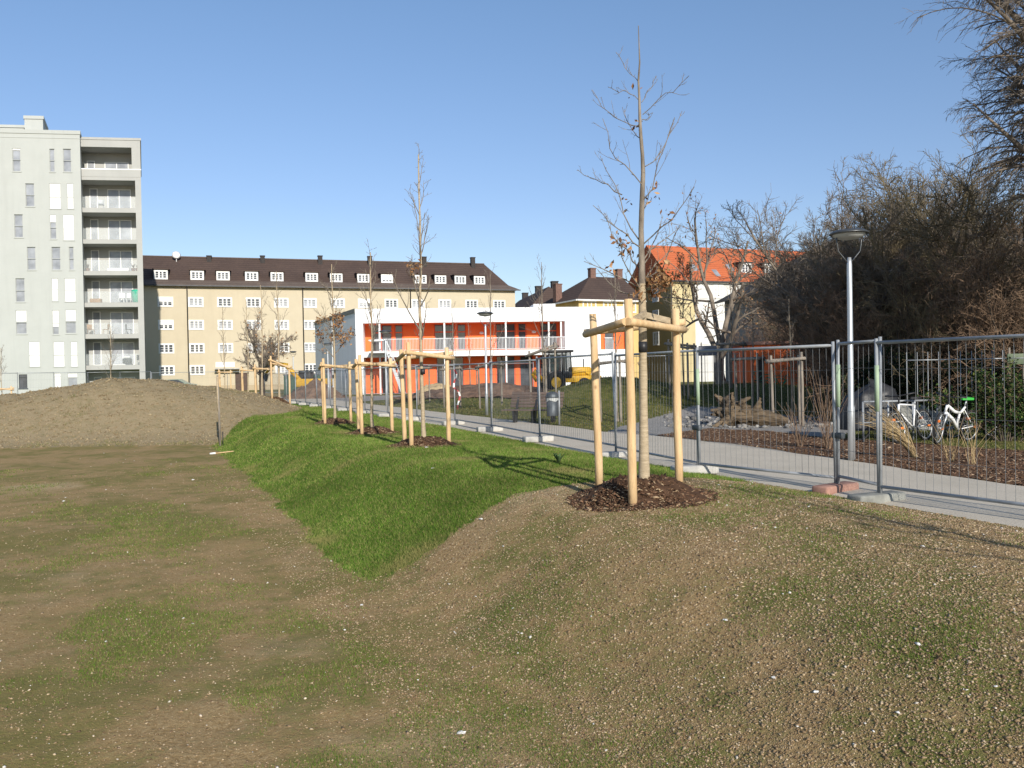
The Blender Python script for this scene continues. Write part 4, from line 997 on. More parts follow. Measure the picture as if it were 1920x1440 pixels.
def door_unit(x0, x1, c, d, n, mats):
    x0 += SHK * YB; x1 += SHK * YB
    f = MB(); t = .08
    for q in range(n + 1):
        x = x0 + (x1 - x0 - t) * q / n; f.box((x, YB - .05, c), (x + t, YB - .004, d))
    f.box((x0 + t, YB - .05, c), (x1 - t, YB - .006, c + t)); f.box((x0 + t, YB - .05, d - t), (x1 - t, YB - .006, d))
    w = f.build('balcony_door', MT['wframe'], tower)
    MB().quad((x0 + t, YB - .03, c + t), (x1 - t, YB - .03, c + t), (x1 - t, YB - .03, d - t), (x0 + t, YB - .03, d - t)).build('pane', MT['glass_lit'], w)
for k in range(8):
    c, d = bots[k] if k < len(bots) else 0, tops[k]
    if d - c < 1.5: continue
    if k: door_unit(TW.x(175.5, YB), TW.x(191, YB), c + .01, c + 2.25, 1, None); door_unit(TW.x(209, YB), TW.x(253, YB), c + .01, c + 2.2, 2, None)
    else: door_unit(TW.x(172, YB), TW.x(187, YB), c + .3, d - .75, 1, None); door_unit(TW.x(205, YB), TW.x(250, YB), c + .3, d - .85, 2, None)
    if k:
        r = MB(); r.box((.02, Y0 + .06, c + .02), (pl - .01, Y0 + .075, c + 1.0)); r.box((.02, Y0 + .05, c + 1.0), (pl - .01, Y0 + .085, c + 1.03))
        m_ = MT.get('clear')
        if m_ is None:
            m_, nt, b = new_mat('clear_railing_glass'); b.inputs['Base Color'].default_value = (.75, .8, .8, 1); b.inputs['Alpha'].default_value = .14; b.inputs['Roughness'].default_value = .1; MT['clear'] = m_
        r.build('balcony_railing', m_, tower)
# roof structures
r = MB(); a, b = TW.x(28, 4), TW.x(80, 4); z1 = TW.z(50, 240, 4)
r.box((a, 4, zt + .33), (b, 9, z1)); r.box((a - .1, 3.9, z1 + .002), (b + .1, 9.1, z1 + .25))
r.build('roof_plant_room', MT['tower'], tower)
r = MB(); a, b = TW.x(75.5, 3), TW.x(110, 3); z1 = TW.z(92, 224, 3); r.box((a, 3, zt + .33), (b, 7, z1)); r.box((a - .08, 2.92, z1 + .002), (b + .08, 7.08, z1 + .3)); r.build('lift_house', MT['tower'], tower)
d = MB(); x, z = TW.loc(60, 240, 3.4); d.lathe([(0, .10), (.25, .04), (.45, -.1), (.43, -.12), (.0, .05)], 20, (0, 0, 0)); d.tube([(0, 0, -.1), (0, 0, -.9)], .04)
o = d.build('satellite_dish', MT['white'], tower); o.location = (x, 3.3, zt + 1.35); o.rotation_euler = (rad(70), 0, rad(15))
s_ = MB(); a, b = TW.x(276, 8), TW.x(291, 8); c, d_ = TW.z(283, 440, 6), TW.z(283, 409, 6)
s_.box((xr + .001, 5, c), (b + .2, 9.5, c + .25)); s_.box((xr + .001, 5.02, c + .26), (b + .18, 5.06, c + 1.2)); s_.box((b + .14, 5.06, c + .26), (b + .18, 9.4, c + 1.2))
s_.build('side_balcony', MT['steel'], tower)
# the block is not square in plan: its sides run back to the left
def shear(o):
    for c in o.children:
        if c.name.startswith('satellite'): continue
        for v in c.data.vertices: v.co.x -= SHK * v.co.y
        c.data.update(); shear(c)
shear(tower)
# things standing on the loggias
def tw_pt(u, k, off=1.3): return TW.o + TW.d * TW.x(u, off) + TW.n * off + Vector((0, 0, bots[k] + .004))
def chair(lab, loc, rz, col):
    t = thing('balcony_chair', lab, 'chair', loc, rz, 'chairs on the loggias'); m = MB(); m.bbox((-.24, -.24, .42), (.24, .24, .47)); m.build('seat', col, t)
    m = MB(); m.bbox((-.24, .2, .47), (.24, .25, .95)); m.build('backrest', col, t)
    for sx in (-1, 1):
        for sy in (-1, 1): MB().tube([(sx * .22, sy * .22, 0), (sx * .2, sy * .2, .42)], .02, 6).build('leg', col, t)
    return t
MT['wood'] = pmat('garden_wood', (.36, .2, .09), (.26, .14, .06), 5, .7); MT['teal'] = pmat('teal_fabric', (.03, .38, .24), (.02, .3, .19), 3, .8)
chair('white chair left of the green cover on the fifth loggia from the top', tw_pt(231, 4), .3, MT['white']); chair('white chair beside the double door on the fifth loggia from the top', tw_pt(241, 4), -.4, MT['white'])
chair('black chair on the sixth loggia from the top', tw_pt(243, 5), 2.2, MT['black']); chair('brown wooden chair at the left of the sixth loggia', tw_pt(172, 5), 1.0, MT['wood']); chair('brown wooden chair before the wall of the sixth loggia', tw_pt(200, 5), -.9, MT['wood'])
chair('dark chair at the right of the lowest furnished loggia', tw_pt(264, 6), 1.2, MT['black']); chair('grey chair on the second loggia from the top', tw_pt(197, 1), .5, MT['steel'])
m = MB(); m.lathe([(.05, 0), (.34, .02), (.42, .5), (.46, .95), (.42, 1.15), (.3, 1.22), (0, 1.24)], 10); o = m.build('fabric_cover', MT['teal']); o.location = tw_pt(259, 4, 1.0); tag(o, 'teal green furniture cover on the fifth loggia from the top', 'cover')
m = MB(); m.bbox((-1.0, -.2, 0), (1.0, .2, .34), .12); o = m.build('lounger', MT['white']); o.location = tw_pt(226, 3, 1.1); o.rotation_euler = (0, 0, TW.a); tag(o, 'long white lounger on the fourth loggia from the top', 'lounger')
m = MB(); m.bbox((-.5, -.22, 0), (.5, .22, .4), .05); o = m.build('planter', MT['wood']); o.location = tw_pt(183, 4, 1.1); tag(o, 'wooden planter box at the left of the fifth loggia', 'planter')
m = MB(); m.bbox((-.35, -.25, .1), (.35, .25, .62), .05); m.bbox((-.33, -.23, .66), (.33, .23, .8), .05, 1); o = m.build('grill', [MT['black'], MT['shutter']]); o.location = tw_pt(239, 6, 1.1); tag(o, 'black box grill with a white lid on the lowest furnished loggia', 'grill')
for lab, u, k in (('left terracotta plant pot on the right of the fourth loggia', 254, 3), ('right terracotta plant pot on the right of the fourth loggia', 262, 3), ('plant pot at the left corner of the fourth loggia', 169, 3)):
    m = MB(); m.lathe([(.12, 0), (.2, .3), (.18, .3), (0, .28)], 12); 
    rg = np.random.default_rng(int(u)); 
    for q in range(26):
        a = rg.uniform(0, 6.28); l = rg.uniform(.2, .5); e = Vector((math.cos(a) * .25 * l * 2, math.sin(a) * .25 * l * 2, .3 + l)); s0 = Vector((0, 0, .28)); w_ = Vector((-math.sin(a), math.cos(a), 0)) * .05
        m.add([s0 - w_, s0 + w_, e], [(0, 1, 2)], 1)
    o = m.build('plant_pot', [MT['chim'], MT['door_brown']]); o.location = tw_pt(u, k, 1.0); tag(o, lab, 'plant pot', 'plant pots on the fourth loggia')

# ============ long cream block
a_ = P(280, 690, 104.5); b_ = P(968, 690, 119); ang = math.atan2(b_.y - a_.y, b_.x - a_.x)
YB_ = Fac(a_.x, a_.y, ang, -.3); LX = (b_ - a_).length; X0 = -16.0
cb = thing('long_apartment_block', 'long cream four-storey block with dark brown tiled hip roof', 'building', YB_.o, ang)
ze = YB_.z(600, 538.5); RD = 12.0; yr = 6.0; zr = YB_.z(600, 488, yr)
us = [313, 370, 424, 477.5, 530, 583, 636, 686.5, 736, 786, 836, 886.5, 938]
vrow = [567, 609, 652, 692]; hw = .88; hh = .58
wl = []
for i, u in enumerate(us):
    for j, v in enumerate(vrow):
        x = YB_.x(u); z = YB_.z(us[3], v)
        if j >= 2 and u > 600: continue
        if j == 3 and u in (424, 477.5, 530): z = z + .0
        wl.append((x, z, j, i))
W_, H_ = 1.72, 1.12
holes = [(x - W_ / 2, x + W_ / 2, z - H_ / 2, z + H_ / 2) for x, z, j, i in wl if not (j == 3 and i in (2, 3))]
dx = YB_.x(452); holes.append((dx - .75, dx + .75, 0, 2.6))
m = MB(); wall_holes(m, X0, LX, 0, ze, 0, .18, holes)
m.quad((LX, 0, 0), (LX, RD, 0), (LX, RD, ze), (LX, 0, ze)); m.quad((X0, RD, 0), (X0, 0, 0), (X0, 0, ze), (X0, RD, ze)); m.quad((LX, RD, 0), (X0, RD, 0), (X0, RD, ze), (LX, RD, ze))
m.box((X0, -.03, 0), (dx - .78, -.002, 1.0), 1); m.box((dx + .78, -.03, 0), (LX, -.002, 1.0), 1)
m.build('wall', [MT['cream'], render_mat('plinth_render', (.47, .39, .26), (.42, .34, .23))], cb)
# roof with flared eaves
xe = YB_.x(911, yr); ov = .55; kz = .75; ky = .9
m = MB()
def roofq(pts, mi=0): m.poly(pts, mi)
E0, E1 = (X0, -ov, ze), (LX + ov, -ov, ze); K0, K1 = (X0, ky, ze + kz), (LX - ky + .2, ky, ze + kz); R0, R1 = (X0, yr, zr), (xe, yr, zr)
roofq([E0, E1, K1, K0], 1); roofq([K0, K1, R1, R0], 0)
E2 = (LX + ov, RD + ov, ze); K2 = (LX - ky + .2, RD - ky, ze + kz); roofq([E1, E2, K2, K1], 1); roofq([K1, K2, R1], 0)
E3 = (X0, RD + ov, ze); K3 = (X0, RD - ky, ze + kz); roofq([E2, E3, K3, K2], 1); roofq([K2, K3, R0, R1], 0)
m.poly([E0, E3, E2, E1], 2); m.poly([(X0, 0, ze), K0, R0, K3, (X0, RD, ze)], 2)
m.box((X0, -ov - .12, ze - .16), (LX + ov + .1, -ov + .02, ze + .0), 3); m.box((X0, yr - .12, zr - .04), (xe, yr + .12, zr + .1), 1)
roof = m.build('roof', [MT['roof_brown'], MT['roof_eave'], MT['cream'], MT['gutter']], cb)
for u, v in [(392, 481), (492, 481), (600, 481), (693, 482), (795, 483), (886, 484)]:
    x, z = YB_.loc(u, v, yr - .6); c = MB(); c.box((x - .3, yr - 1.0, zr - 1.6), (x + .3, yr - .3, z)); c.box((x - .36, yr - 1.06, z + .002), (x + .36, yr - .24, z + .1)); c.build('chimney', MT['chim_dark'], roof)
x, z = YB_.loc(331, 478, yr - 1); d = MB(); d.lathe([(0, .14), (.35, .07), (.55, -.1), (.53, -.12), (0, .08)], 20); d.tube([(0, 0, 0), (0, -1.2, -.5)], .05); o = d.build('satellite_dish', MT['white'], roof); o.location = (x, yr - 1.2, z); o.rotation_euler = (rad(75), 0, .2)
# windows: white surround with three casements of three panes
def casement(name, W, H, y0=-.05, y1=.10, glass='glass', tri=True):
    f = MB(); t = .14
    f.box((-W / 2 - .06, y0, -H / 2 - .1), (-W / 2 + t, y1, H / 2 + .06)); f.box((W / 2 - t, y0, -H / 2 - .1), (W / 2 + .06, y1, H / 2 + .06))
    f.box((-W / 2 + t, y0, H / 2 - t), (W / 2 - t, y1, H / 2 + .06)); f.box((-W / 2 + t, y0 - .03, -H / 2 - .1), (W / 2 - t, y1, -H / 2 + t * .7))
    iw = W - 2 * t
    for q in (1, 2): x = -W / 2 + t + iw * q / 3; f.box((x - .085, y0 + .01, -H / 2 + t * .7), (x + .085, y1 - .01, H / 2 - t))
    for q in range(3):
        xa = -W / 2 + t + iw * q / 3 + (.085 if q else 0); xb = -W / 2 + t + iw * (q + 1) / 3 - (.085 if q < 2 else 0)
        for k in (1, 2): z = -H / 2 + t * .7 + (H - t * 1.7) * k / 3; f.box((xa + .001, y0 + .05, z - .022), (xb - .001, y1 - .03, z + .022))
    return f.mesh(name, MT['wframe']), MB().quad((-W / 2 + t, y1 - .05, -H / 2), (W / 2 - t, y1 - .05, -H / 2), (W / 2 - t, y1 - .05, H / 2 - t), (-W / 2 + t, y1 - .05, H / 2 - t)).mesh(name + '_pane', MT[glass])
wm, pm_ = casement('casement_window', W_, H_); _, pm_lit = casement('casement_window_lit', W_, H_, glass='glass_lit')
shm = MB(); shm.box((-W_ / 2 + .14, -.02, 0), (W_ / 2 - .14, .03, H_ / 2 - .14)); shm = shm.mesh('half_shutter', MT['shutter'])
rr_ = random.Random(4)
for x, z, j, i in wl:
    if j == 3 and i in (2, 3): continue
    w = link('window', wm, cb); w.location = (x, 0, z)
    p = link('pane', pm_ if rr_.random() < (.35 if j < 2 else .8) else pm_lit, w)
    if i == 0 and j < 2 or rr_.random() < .05: link('shutter', shm, w)
dr_m = MB(); dr_m.box((dx - .72, .1, 0), (dx - .03, .17, 2.55)); dr_m.box((dx + .03, .1, 0), (dx + .72, .17, 2.55)); dr_m.build('door', MT['door_brown'], cb)
c = MB(); x0, x1 = YB_.x(403), YB_.x(449); zc = YB_.z(430, 692.5); c.box((x0, -1.3, zc), (x1, -.035, zc + .14)); c.box((x0 + .1, -.032, zc + .3), (x1 - .6, -.004, zc + .95), 1); c.build('canopy', [MT['conc'], MT['white']], cb)
for u in (354, 570.5, 772):
    x = YB_.x(u); MB().tube([(x, -.1, 0), (x, -.1, ze - .4), (x, -ov, ze - .12)], .075, 8).build('downpipe', MT['gutter'], cb)
# dormers
dW, dH = 1.5, 1.02
dwm, dpm = casement('dormer_window_frame', dW, dH, -.04, .08)
dus = [305.5, 373.5, 422, 475.5, 523, 588, 634, 684.5, 729, 792, 829, 866, 902]
rise = (zr - ze - kz) / (yr - ky)
for k, u in enumerate(dus):
    yd = 1.0; x = YB_.x(u, yd); zb = ze + kz + (yd - ky) * rise + .04
    bm_ = MB(); hw2 = dW / 2 + .12; zt2 = zb + dH + .18; yb = ky + (zt2 - ze - kz) / rise
    bm_.prism([(x - hw2, yd + .06, zb - .1), (x - hw2, yd + .06, zt2), (x - hw2, yb + .2, zt2)], (2 * hw2, 0, 0), 0)
    bm_.prism([(x - hw2 - .12, yd - .2, zt2 + .003), (x + hw2 + .12, yd - .2, zt2 + .003), (x + hw2 + .12, yb + .9, zt2 + .12), (x - hw2 - .12, yb + .9, zt2 + .12)], (0, 0, .12), 1)
    dd = bm_.build('dormer', [MT['gutter'], MT['roof_brown']], cb)
    f = link('window', dwm, dd); f.location = (x, yd, zb + dH / 2 + .06)
    if k == 8:
        q = MB(); q.box((-dW / 2 + .1, -.06, -.22), (dW / 2 - .1, -.042, dH / 2)); q = q.build('shutter', MT['shutter'], dd); q.location = (x, yd, zb + dH / 2 + .06)
    g = link('pane', dpm, dd); g.location = (x, yd, zb + dH / 2 + .06)

# ============ white and orange kindergarten
a_ = P(668, 690, 70); b_ = P(1183, 690, 72.4); ang = math.atan2(b_.y - a_.y, b_.x - a_.x); KG = Fac(a_.x, a_.y, ang, -.1); KL = (b_ - a_).length
kg = thing('kindergarten', 'two-storey white flat-roofed building with bright orange recessed gallery', 'building', KG.o, ang)
far = P(592, 690, 86) - KG.o; sx, sy = far.dot(KG.d), far.dot(KG.n)
zk = KG.z(800, 578); hx0, hx1 = KG.x(682), KG.x(1060.5); zu = KG.z(870, 604); RDp = 2.4
s0, s1 = KG.z(870, 667.5), KG.z(870, 657)   # gallery slab
rx0, rx1, rz0, rz1 = KG.x(1127), KG.x(1174), KG.z(1150, 655), KG.z(1150, 612)
m = MB(); wall_holes(m, 0, KL, 0, zk, 0, RDp, [(hx0, hx1, 0, zu)]) if False else None
m = MB(); wall_holes(m, 0, KL, 0, zk, 0, .9, [(rx0, rx1, rz0, rz1)] )if False else None
m = MB()
# front sheet with both openings, separate reveal depths
hs = [(hx0, hx1, 0.0, zu), (rx0, rx1, rz0, rz1)]
wall_holes(m, 0, KL, 0, zk, 0, .5, hs)
m.quad((hx0, .5, 0), (hx0, RDp, 0), (hx0, RDp, zu), (hx0, .5, zu)); m.quad((hx1, RDp, 0), (hx1, .5, 0), (hx1, .5, zu), (hx1, RDp, zu)); m.quad((hx0, RDp, zu), (hx1, RDp, zu), (hx1, .5, zu), (hx0, .5, zu), 1)
m.quad((sx, sy, 0), (0, 0, 0), (0, 0, zk), (sx, sy, zk)); m.quad((KL, 0, 0), (KL + sx, sy, 0), (KL + sx, sy, zk), (KL, 0, zk)); m.quad((KL + sx, sy, 0), (sx, sy, 0), (sx, sy, zk), (KL + sx, sy, zk))
m.quad((0, 0, zk), (KL, 0, zk), (KL + sx, sy, zk), (sx, sy, zk))
m.build('wall', [MT['kwhite'], MT['orange']], kg)
c = MB(); n_ = Vector((-sy, sx, 0)).normalized(); q0, q1 = Vector((sx, sy, 0)) * .02, Vector((sx, sy, 0)) * .98
e0, e1 = Vector((sx, sy, zk - .32)) * 1.0, Vector((0, 0, zk - .32)); e0 = Vector((sx, sy, zk - .32)); 
c.prism([e0 + n_ * .01, e1 + n_ * .01, e1 + n_ * .06, e0 + n_ * .06], (0, 0, .36)); c.build('roof_edge', MT['conc_grey'], kg)
f0, f1 = .52, .76; p0, p1 = Vector((sx, sy, .3)) * f0, Vector((sx, sy, .3)) * f1; p0.z = p1.z = .3
c = MB(); c.prism([p1 + n_ * .004, p0 + n_ * .004, p0 + n_ * .05, p1 + n_ * .05], (0, 0, zk - .7)); c.build('side_panel', MT['white'], kg)
c = MB(); r0 = Vector((sx, sy, 0)) * .66; r1 = Vector((sx, sy, 0)) * .56; c.prism([r0 + n_ * .06, r1 + n_ * .06, r1 + n_ * .1, r0 + n_ * .1], (0, 0, 2.6)); c.build('side_door', MT['red'], kg)
# gallery slab
c = MB(); c.box((hx0 + .002, -.03, s0), (hx1 - .002, RDp - .002, s1)); c.build('gallery_slab', MT['white'], kg)
# back wall pieces: (u0,u1,type)
def kpiece(u0, u1, typ, za, zb):
    xa, xb = KG.x(u0, RDp), KG.x(u1, RDp)
    xa, xb = max(xa, hx0 + .003), min(xb, hx1 - .003)
    if xb <= xa: return
    if typ == 'o': MB().box((xa, RDp - .12, za), (xb, RDp + .2, zb)).build('orange_panel', MT['orange'], kg)
    elif typ == 'p': MB().box((xa, RDp - .1, za), (xb, RDp + .2, zb)).build('orange_post', MT['orange'], kg)
    else:
        f = MB(); t = .09; n = 2 if typ == 'w' else 1
        for q in range(n + 1):
            x = xa + (xb - xa - t) * q / n; f.box((x, RDp - .06, za), (x + t, RDp + .04, zb))
        hd = zb - .75; f.box((xa + t, RDp - .05, hd), (xb - t, RDp + .03, hd + .1)); f.box((xa + t, RDp - .05, za), (xb - t, RDp + .03, za + .12)); f.box((xa + t, RDp - .05, zb - .06), (xb - t, RDp + .03, zb))
        w = f.build('gallery_window' if typ == 'w' else 'gallery_door', MT['orange_dark'], kg)
        MB().quad((xa + t, RDp + .0, za), (xb - t, RDp + .0, za), (xb - t, RDp + .0, zb), (xa + t, RDp + .0, zb)).build('pane', MT['glass'], w)
UP = [(676, 696, 'o'), (696, 737, 'w'), (737, 741, 'p'), (741, 757, 'd'), (757, 815, 'o'), (815, 854, 'w'), (854, 858, 'p'), (858, 875, 'd'), (875, 930, 'o'), (930, 968, 'w'), (968, 972, 'p'), (972, 988, 'd'), (988, 1013, 'o'), (1013, 1046, 'w'), (1046, 1066, 'o')]
LO = [(676, 715, 'o'), (715, 738, 'w'), (738, 744, 'p'), (744, 762, 'd'), (762, 818, 'o'), (818, 870, 'w'), (870, 876, 'p'), (876, 930, 'o'), (930, 966, 'w'), (966, 974, 'p'), (974, 1000, 'd'), (1000, 1012, 'o'), (1012, 1050, 'w'), (1050, 1066, 'o')]
for a, b, t in UP: kpiece(a, b, t, s1 + .004, zu - .004)
for a, b, t in LO: kpiece(a, b, t, .0, s0 - .004)
for u in (713, 834.5, 949.5, 1030, 1053):
    x = KG.x(u, .2)
    MB().box((x - .07, .12, s1 + .002), (x + .07, .26, zu - .002)).build('column', MT['white'], kg); MB().box((x - .07, .12, 0), (x + .07, .26, s0 - .002)).build('column', MT['white'], kg)
r = MB(); x0, x1 = KG.x(712), hx1 - .02; zr_ = s1 + 1.02
r.box((x0, .0, zr_), (x1, .05, zr_ + .05)); r.box((x0, .0, s1 + .08), (x1, .05, s1 + .12))
n = int((x1 - x0) / .12)
for q in range(n + 1): x = x0 + (x1 - x0) * q / n; r.box((x - .013, .012, s1 + .12), (x + .013, .038, zr_))
r.build('gallery_railing', MT['alu'], kg)
for u, v in ((788, 627), (903, 624), (1001, 622)):
    x, z = KG.loc(u, v, RDp - .3); MB().lathe([(0, -.12), (.17, -.1), (.2, 0), (.12, .1), (0, .12)], 12, (x, RDp - .28, z)).build('wall_lamp', MT['white'], kg)
# small right-hand opening
MB().box((rx0 + .002, .3, rz0 + .002), (KG.x(1134.5, .4), .5, rz1 - .002)).build('orange_panel', MT['orange'], kg); MB().box((KG.x(1151, .4), .3, rz0 + .002), (rx1 - .002, .5, rz1 - .002)).build('orange_panel', MT['orange'], kg)
w = MB().box((KG.x(1134.5, .4) + .004, .42, rz0 + .002), (KG.x(1151, .4) - .004, .5, rz1 - .002)).build('side_window', MT['glass'], kg)
g = MB()
for q in range(8): x = KG.x(1135.5, .1) + q * .1; g.box((x, .1, rz0), (x + .03, .13, rz0 + 1.0))
g.box((KG.x(1134.5, .1), .09, rz0 + 1.0), (KG.x(1151, .1), .14, rz0 + 1.05)); g.build('window_guard', MT['alu'], kg)
# outdoor stair down from the gallery
st_ = MB(); nst = 17; xa, xb = KG.x(697, -1.2), KG.x(752, -1.2); zh = s1
for q in range(nst):
    x = xa + 1.2 + (xb - xa - 1.2) * q / nst; z = zh - zh * (q + 1) / (nst + 1); st_.box((x, -1.5, z - .05), (x + .3, -.15, z))
st_.box((xa - .2, -1.6, zh - .16), (xa + 1.2, -.032, zh)); st_.build('stair_treads', MT['alu'], kg)
for yy in (-1.6, -.12):
    s2 = MB(); s2.prism([(xa + 1.2, yy, zh), (xb, yy, .1), (xb + .3, yy, .1), (xb + .3, yy, .25), (xa + 1.2, yy, zh + .12)], (0, .06, 0)); s2.prism([(xa - .2, yy, zh + .95), (xa + 1.2, yy, zh + 1.0), (xb + .2, yy, 1.1), (xb + .2, yy, 1.02), (xa + 1.2, yy, zh + .9), (xa - .2, yy, zh + .86)], (0, .05, 0))
    for q in range(0, nst, 3):
        x = xa + 1.25 + (xb - xa - 1.2) * q / nst; z = zh - zh * (q + 1) / (nst + 1); s2.box((x, yy + .01, z), (x + .03, yy + .04, z + 1.1))
    s2.build('stair_stringer', MT['alu'], kg)
x0, x1 = KG.x(1000, 6), KG.x(1040, 6); MB().box((x0, 5, zk + .002), (x1, 8, zk + .7)).build('roof_box', MT['white'], kg)

# ============ houses with hip / gable roofs
def house(name, lab, cat, fac, L, Dp, ze, zr, hipL, hipR, wm_, rm_, ov=.5, gablem=None, splitx=None, m2=None, gut='gutter'):
    t = thing(name, lab, cat, fac.o, fac.a)
    w = MB(); yr = Dp / 2
    x_s = splitx if splitx else L
    w.quad((0, 0, 0), (x_s, 0, 0), (x_s, 0, ze), (0, 0, ze), 0)
    if splitx: w.quad((splitx, 0, 0), (L, 0, 0), (L, 0, ze), (splitx, 0, ze), 2)
    w.quad((L, Dp, 0), (0, Dp, 0), (0, Dp, ze), (L, Dp, ze), 0)
    if hipL: w.quad((0, Dp, 0), (0, 0, 0), (0, 0, ze), (0, Dp, ze), 1)
    else: w.poly([(0, Dp, 0), (0, 0, 0), (0, 0, ze), (0, yr, zr - .15), (0, Dp, ze)], 1)
    if hipR: w.quad((L, 0, 0), (L, Dp, 0), (L, Dp, ze), (L, 0, ze), 0)
    else: w.poly([(L, 0, 0), (L, Dp, 0), (L, Dp, ze), (L, yr, zr - .15), (L, 0, ze)], 0)
    w.build('wall', [wm_, gablem or wm_, m2 or wm_], t)
    r = MB(); xl, xr_ = (hipL if hipL else -.3), (L - hipR if hipR else L + .3); el, er = (-ov if hipL else -.3), (L + ov if hipR else L + .3)
    dz = -ov * (zr - ze) / yr
    A, B, C_, D_ = (el, -ov, ze + dz * .6), (er, -ov, ze + dz * .6), (er, Dp + ov, ze + dz * .6), (el, Dp + ov, ze + dz * .6); R0, R1 = (xl, yr, zr), (xr_, yr, zr)
    r.poly([A, B, R1, R0]); r.poly([C_, D_, R0, R1]); r.poly([D_, A, R0]); r.poly([B, C_, R1])
    if not hipL or not hipR: pass
    r.poly([A, D_, C_, B], 1)
    r.box((el, -ov - .14, ze + dz * .6 - .2), (er, -ov - .002, ze + dz * .6 - .02), 1)
    if hipL: r.box((el - .14, -ov, ze + dz * .6 - .2), (el - .002, Dp + ov, ze + dz * .6 - .02), 1)
    ro = r.build('roof', [rm_, MT[gut]], t)
    return t, ro
def chimney(ro, x, y, z0, z1, m='chim', w=.4): 
    c = MB(); c.box((x - w, y - w, z0), (x + w, y + w, z1)); c.box((x - w - .06, y - w - .06, z1 + .002), (x + w + .06, y + w + .06, z1 + .14)); c.build('chimney', MT[m], ro)
def win_dup(t, mesh_pair, x, y, z, rz=0):
    w = link('window', mesh_pair[0], t); w.location = (x, y, z); w.rotation_euler = (0, 0, rz); link('pane', mesh_pair[1], w)
# dark roofed house behind the white one
fa = P(973, 546, 152); ne = P(1029, 537, 128); dv = Vector((ne.x - fa.x, ne.y - fa.y, 0)); 
an = math.atan2(-dv.y, -dv.x); dn = dv.normalized(); dpt = 13.0
nn = Vector((-math.sin(an), math.cos(an), 0)); o_ = Vector((ne.x, ne.y, 0)) + dn * 6.5 - nn * dpt / 2
H1 = Fac(o_.x, o_.y, an, 0); zr1 = (P(1029, 537, 128)).z
t, ro = house('brown_roof_house', 'house with dark brown hip roof peeping over the white building', 'building', H1, dv.length + 13, dpt, zr1 - 6.0, zr1, 6.5, 6.5, MT['cream'], MT['roof_brown'])
for u, v, f in ((974, 541, .97), (999, 535.5, .5), (1040, 533, .02)):
    q = Vector((ne.x, ne.y, 0)) - dn * dv.length * f - H1.o; chimney(ro, q.dot(H1.d), dpt / 2 - 1.0, zr1 - 2, zr1 + (1.2 if f > .1 else .7), 'chim_dark', .5)
# yellow hip roofed house
o_ = P(1087, 690, 105); YH = Fac(o_.x, o_.y, rad(24), 0); ze2 = YH.z(1087, 558.5); zr2 = YH.z(1117, 519, 5.2)
t, ro = house('yellow_house', 'yellow house with dark hip roof and red brick chimneys behind the white building', 'building', YH, 9.4, 10.4, ze2, zr2, 4.6, 0, MT['yellow'], MT['roof_brown'], .5, gut='wframe')
q = casement('house_window', 1.9, 1.3)
for u in (1107, 1145, 1182): x = YH.x(u); win_dup(t, q, x, 0, YH.z(1107, 574.5))
chimney(ro, YH.x(1114, 5), 5.2, zr2 - 1, zr2 + 1.0); chimney(ro, YH.x(1164, 5), 5.2, zr2 - 1, zr2 + 1.0); chimney(ro, .1, 6.0, ze2, YH.z(1067, 535, 6.0), 'chim', .45)
# house with orange roof
o_ = P(1260, 690, 112); OH = Fac(o_.x, o_.y, rad(20), 0); ze3 = OH.z(1260, 522); zr3 = OH.z(1222, 460, 6)
t, ro = house('red_roof_house', 'tall cream and white house with bright orange-red tiled gable roof', 'building', OH, 42, 12, ze3, zr3, 0, 0, MT['yellowpale'], MT['roof_red'], .5, MT['ochre'], OH.x(1305), MT['offwhite'])
cas2 = casement('tall_window', 1.5, 1.75)
for v in (548, 590, 632):
    p = ray(1245, v); # gable window
    win_dup(t, cas2, -.02, 4.1, OH.z(1260, v) , -math.pi / 2); win_dup(t, cas2, -.02, 8.6, OH.z(1260, v), -math.pi / 2)
for u in (1321, 1349, 1385, 1412, 1432, 1470, 1500):
    for v in (546, 588, 632): win_dup(t, cas2, OH.x(u), 0, OH.z(1330, v))
MB().box((.02, -.12, 0), (.14, -.02, ze3 - .3)).build('downpipe', MT['gutter'], t); MB().tube([(-.12, 9.9, 0), (-.12, 9.9, ze3)], .1).build('downpipe', MT['gutter'], t)
rs = (zr3 - ze3) / 6
for u, v in ((1304, 503), (1345, 513), (1371, 503)):
    y = 1.2; 
    for _ in range(8):
        z = OH.z(u, v, y); y = (z - ze3) / rs
    x = OH.x(u, y); k = MB(); k.prism([(x - .4, y - .6, ze3 + (y - .6) * rs + .02), (x + .4, y - .6, ze3 + (y - .6) * rs + .02), (x + .4, y + .6, ze3 + (y + .6) * rs + .02), (x - .4, y + .6, ze3 + (y + .6) * rs + .02)], (0, -.06, .08)); k.build('skylight', MT['glass_lit'], ro)
dq = casement('dormer_casement', 1.7, 1.3)
for u in (1402, 1446):
    y = 1.3; x = OH.x(u, y); zb = ze3 + y * rs - .1; d = MB(); d.prism([(x - 1.0, y + .08, zb), (x - 1.0, y + .08, zb + 1.6), (x - 1.0, y + 1.8, zb + 1.6)], (2.0, 0, 0), 0); d.box((x - 1.2, y - .15, zb + 1.602), (x + 1.2, y + 1.9, zb + 1.72), 0)
    do = d.build('dormer', MT['gutter'], t); w = link('window', dq[0], do); w.location = (x, y, zb + .8); w2 = link('pane', dq[1], do); w2.location = (x, y, zb + .8)
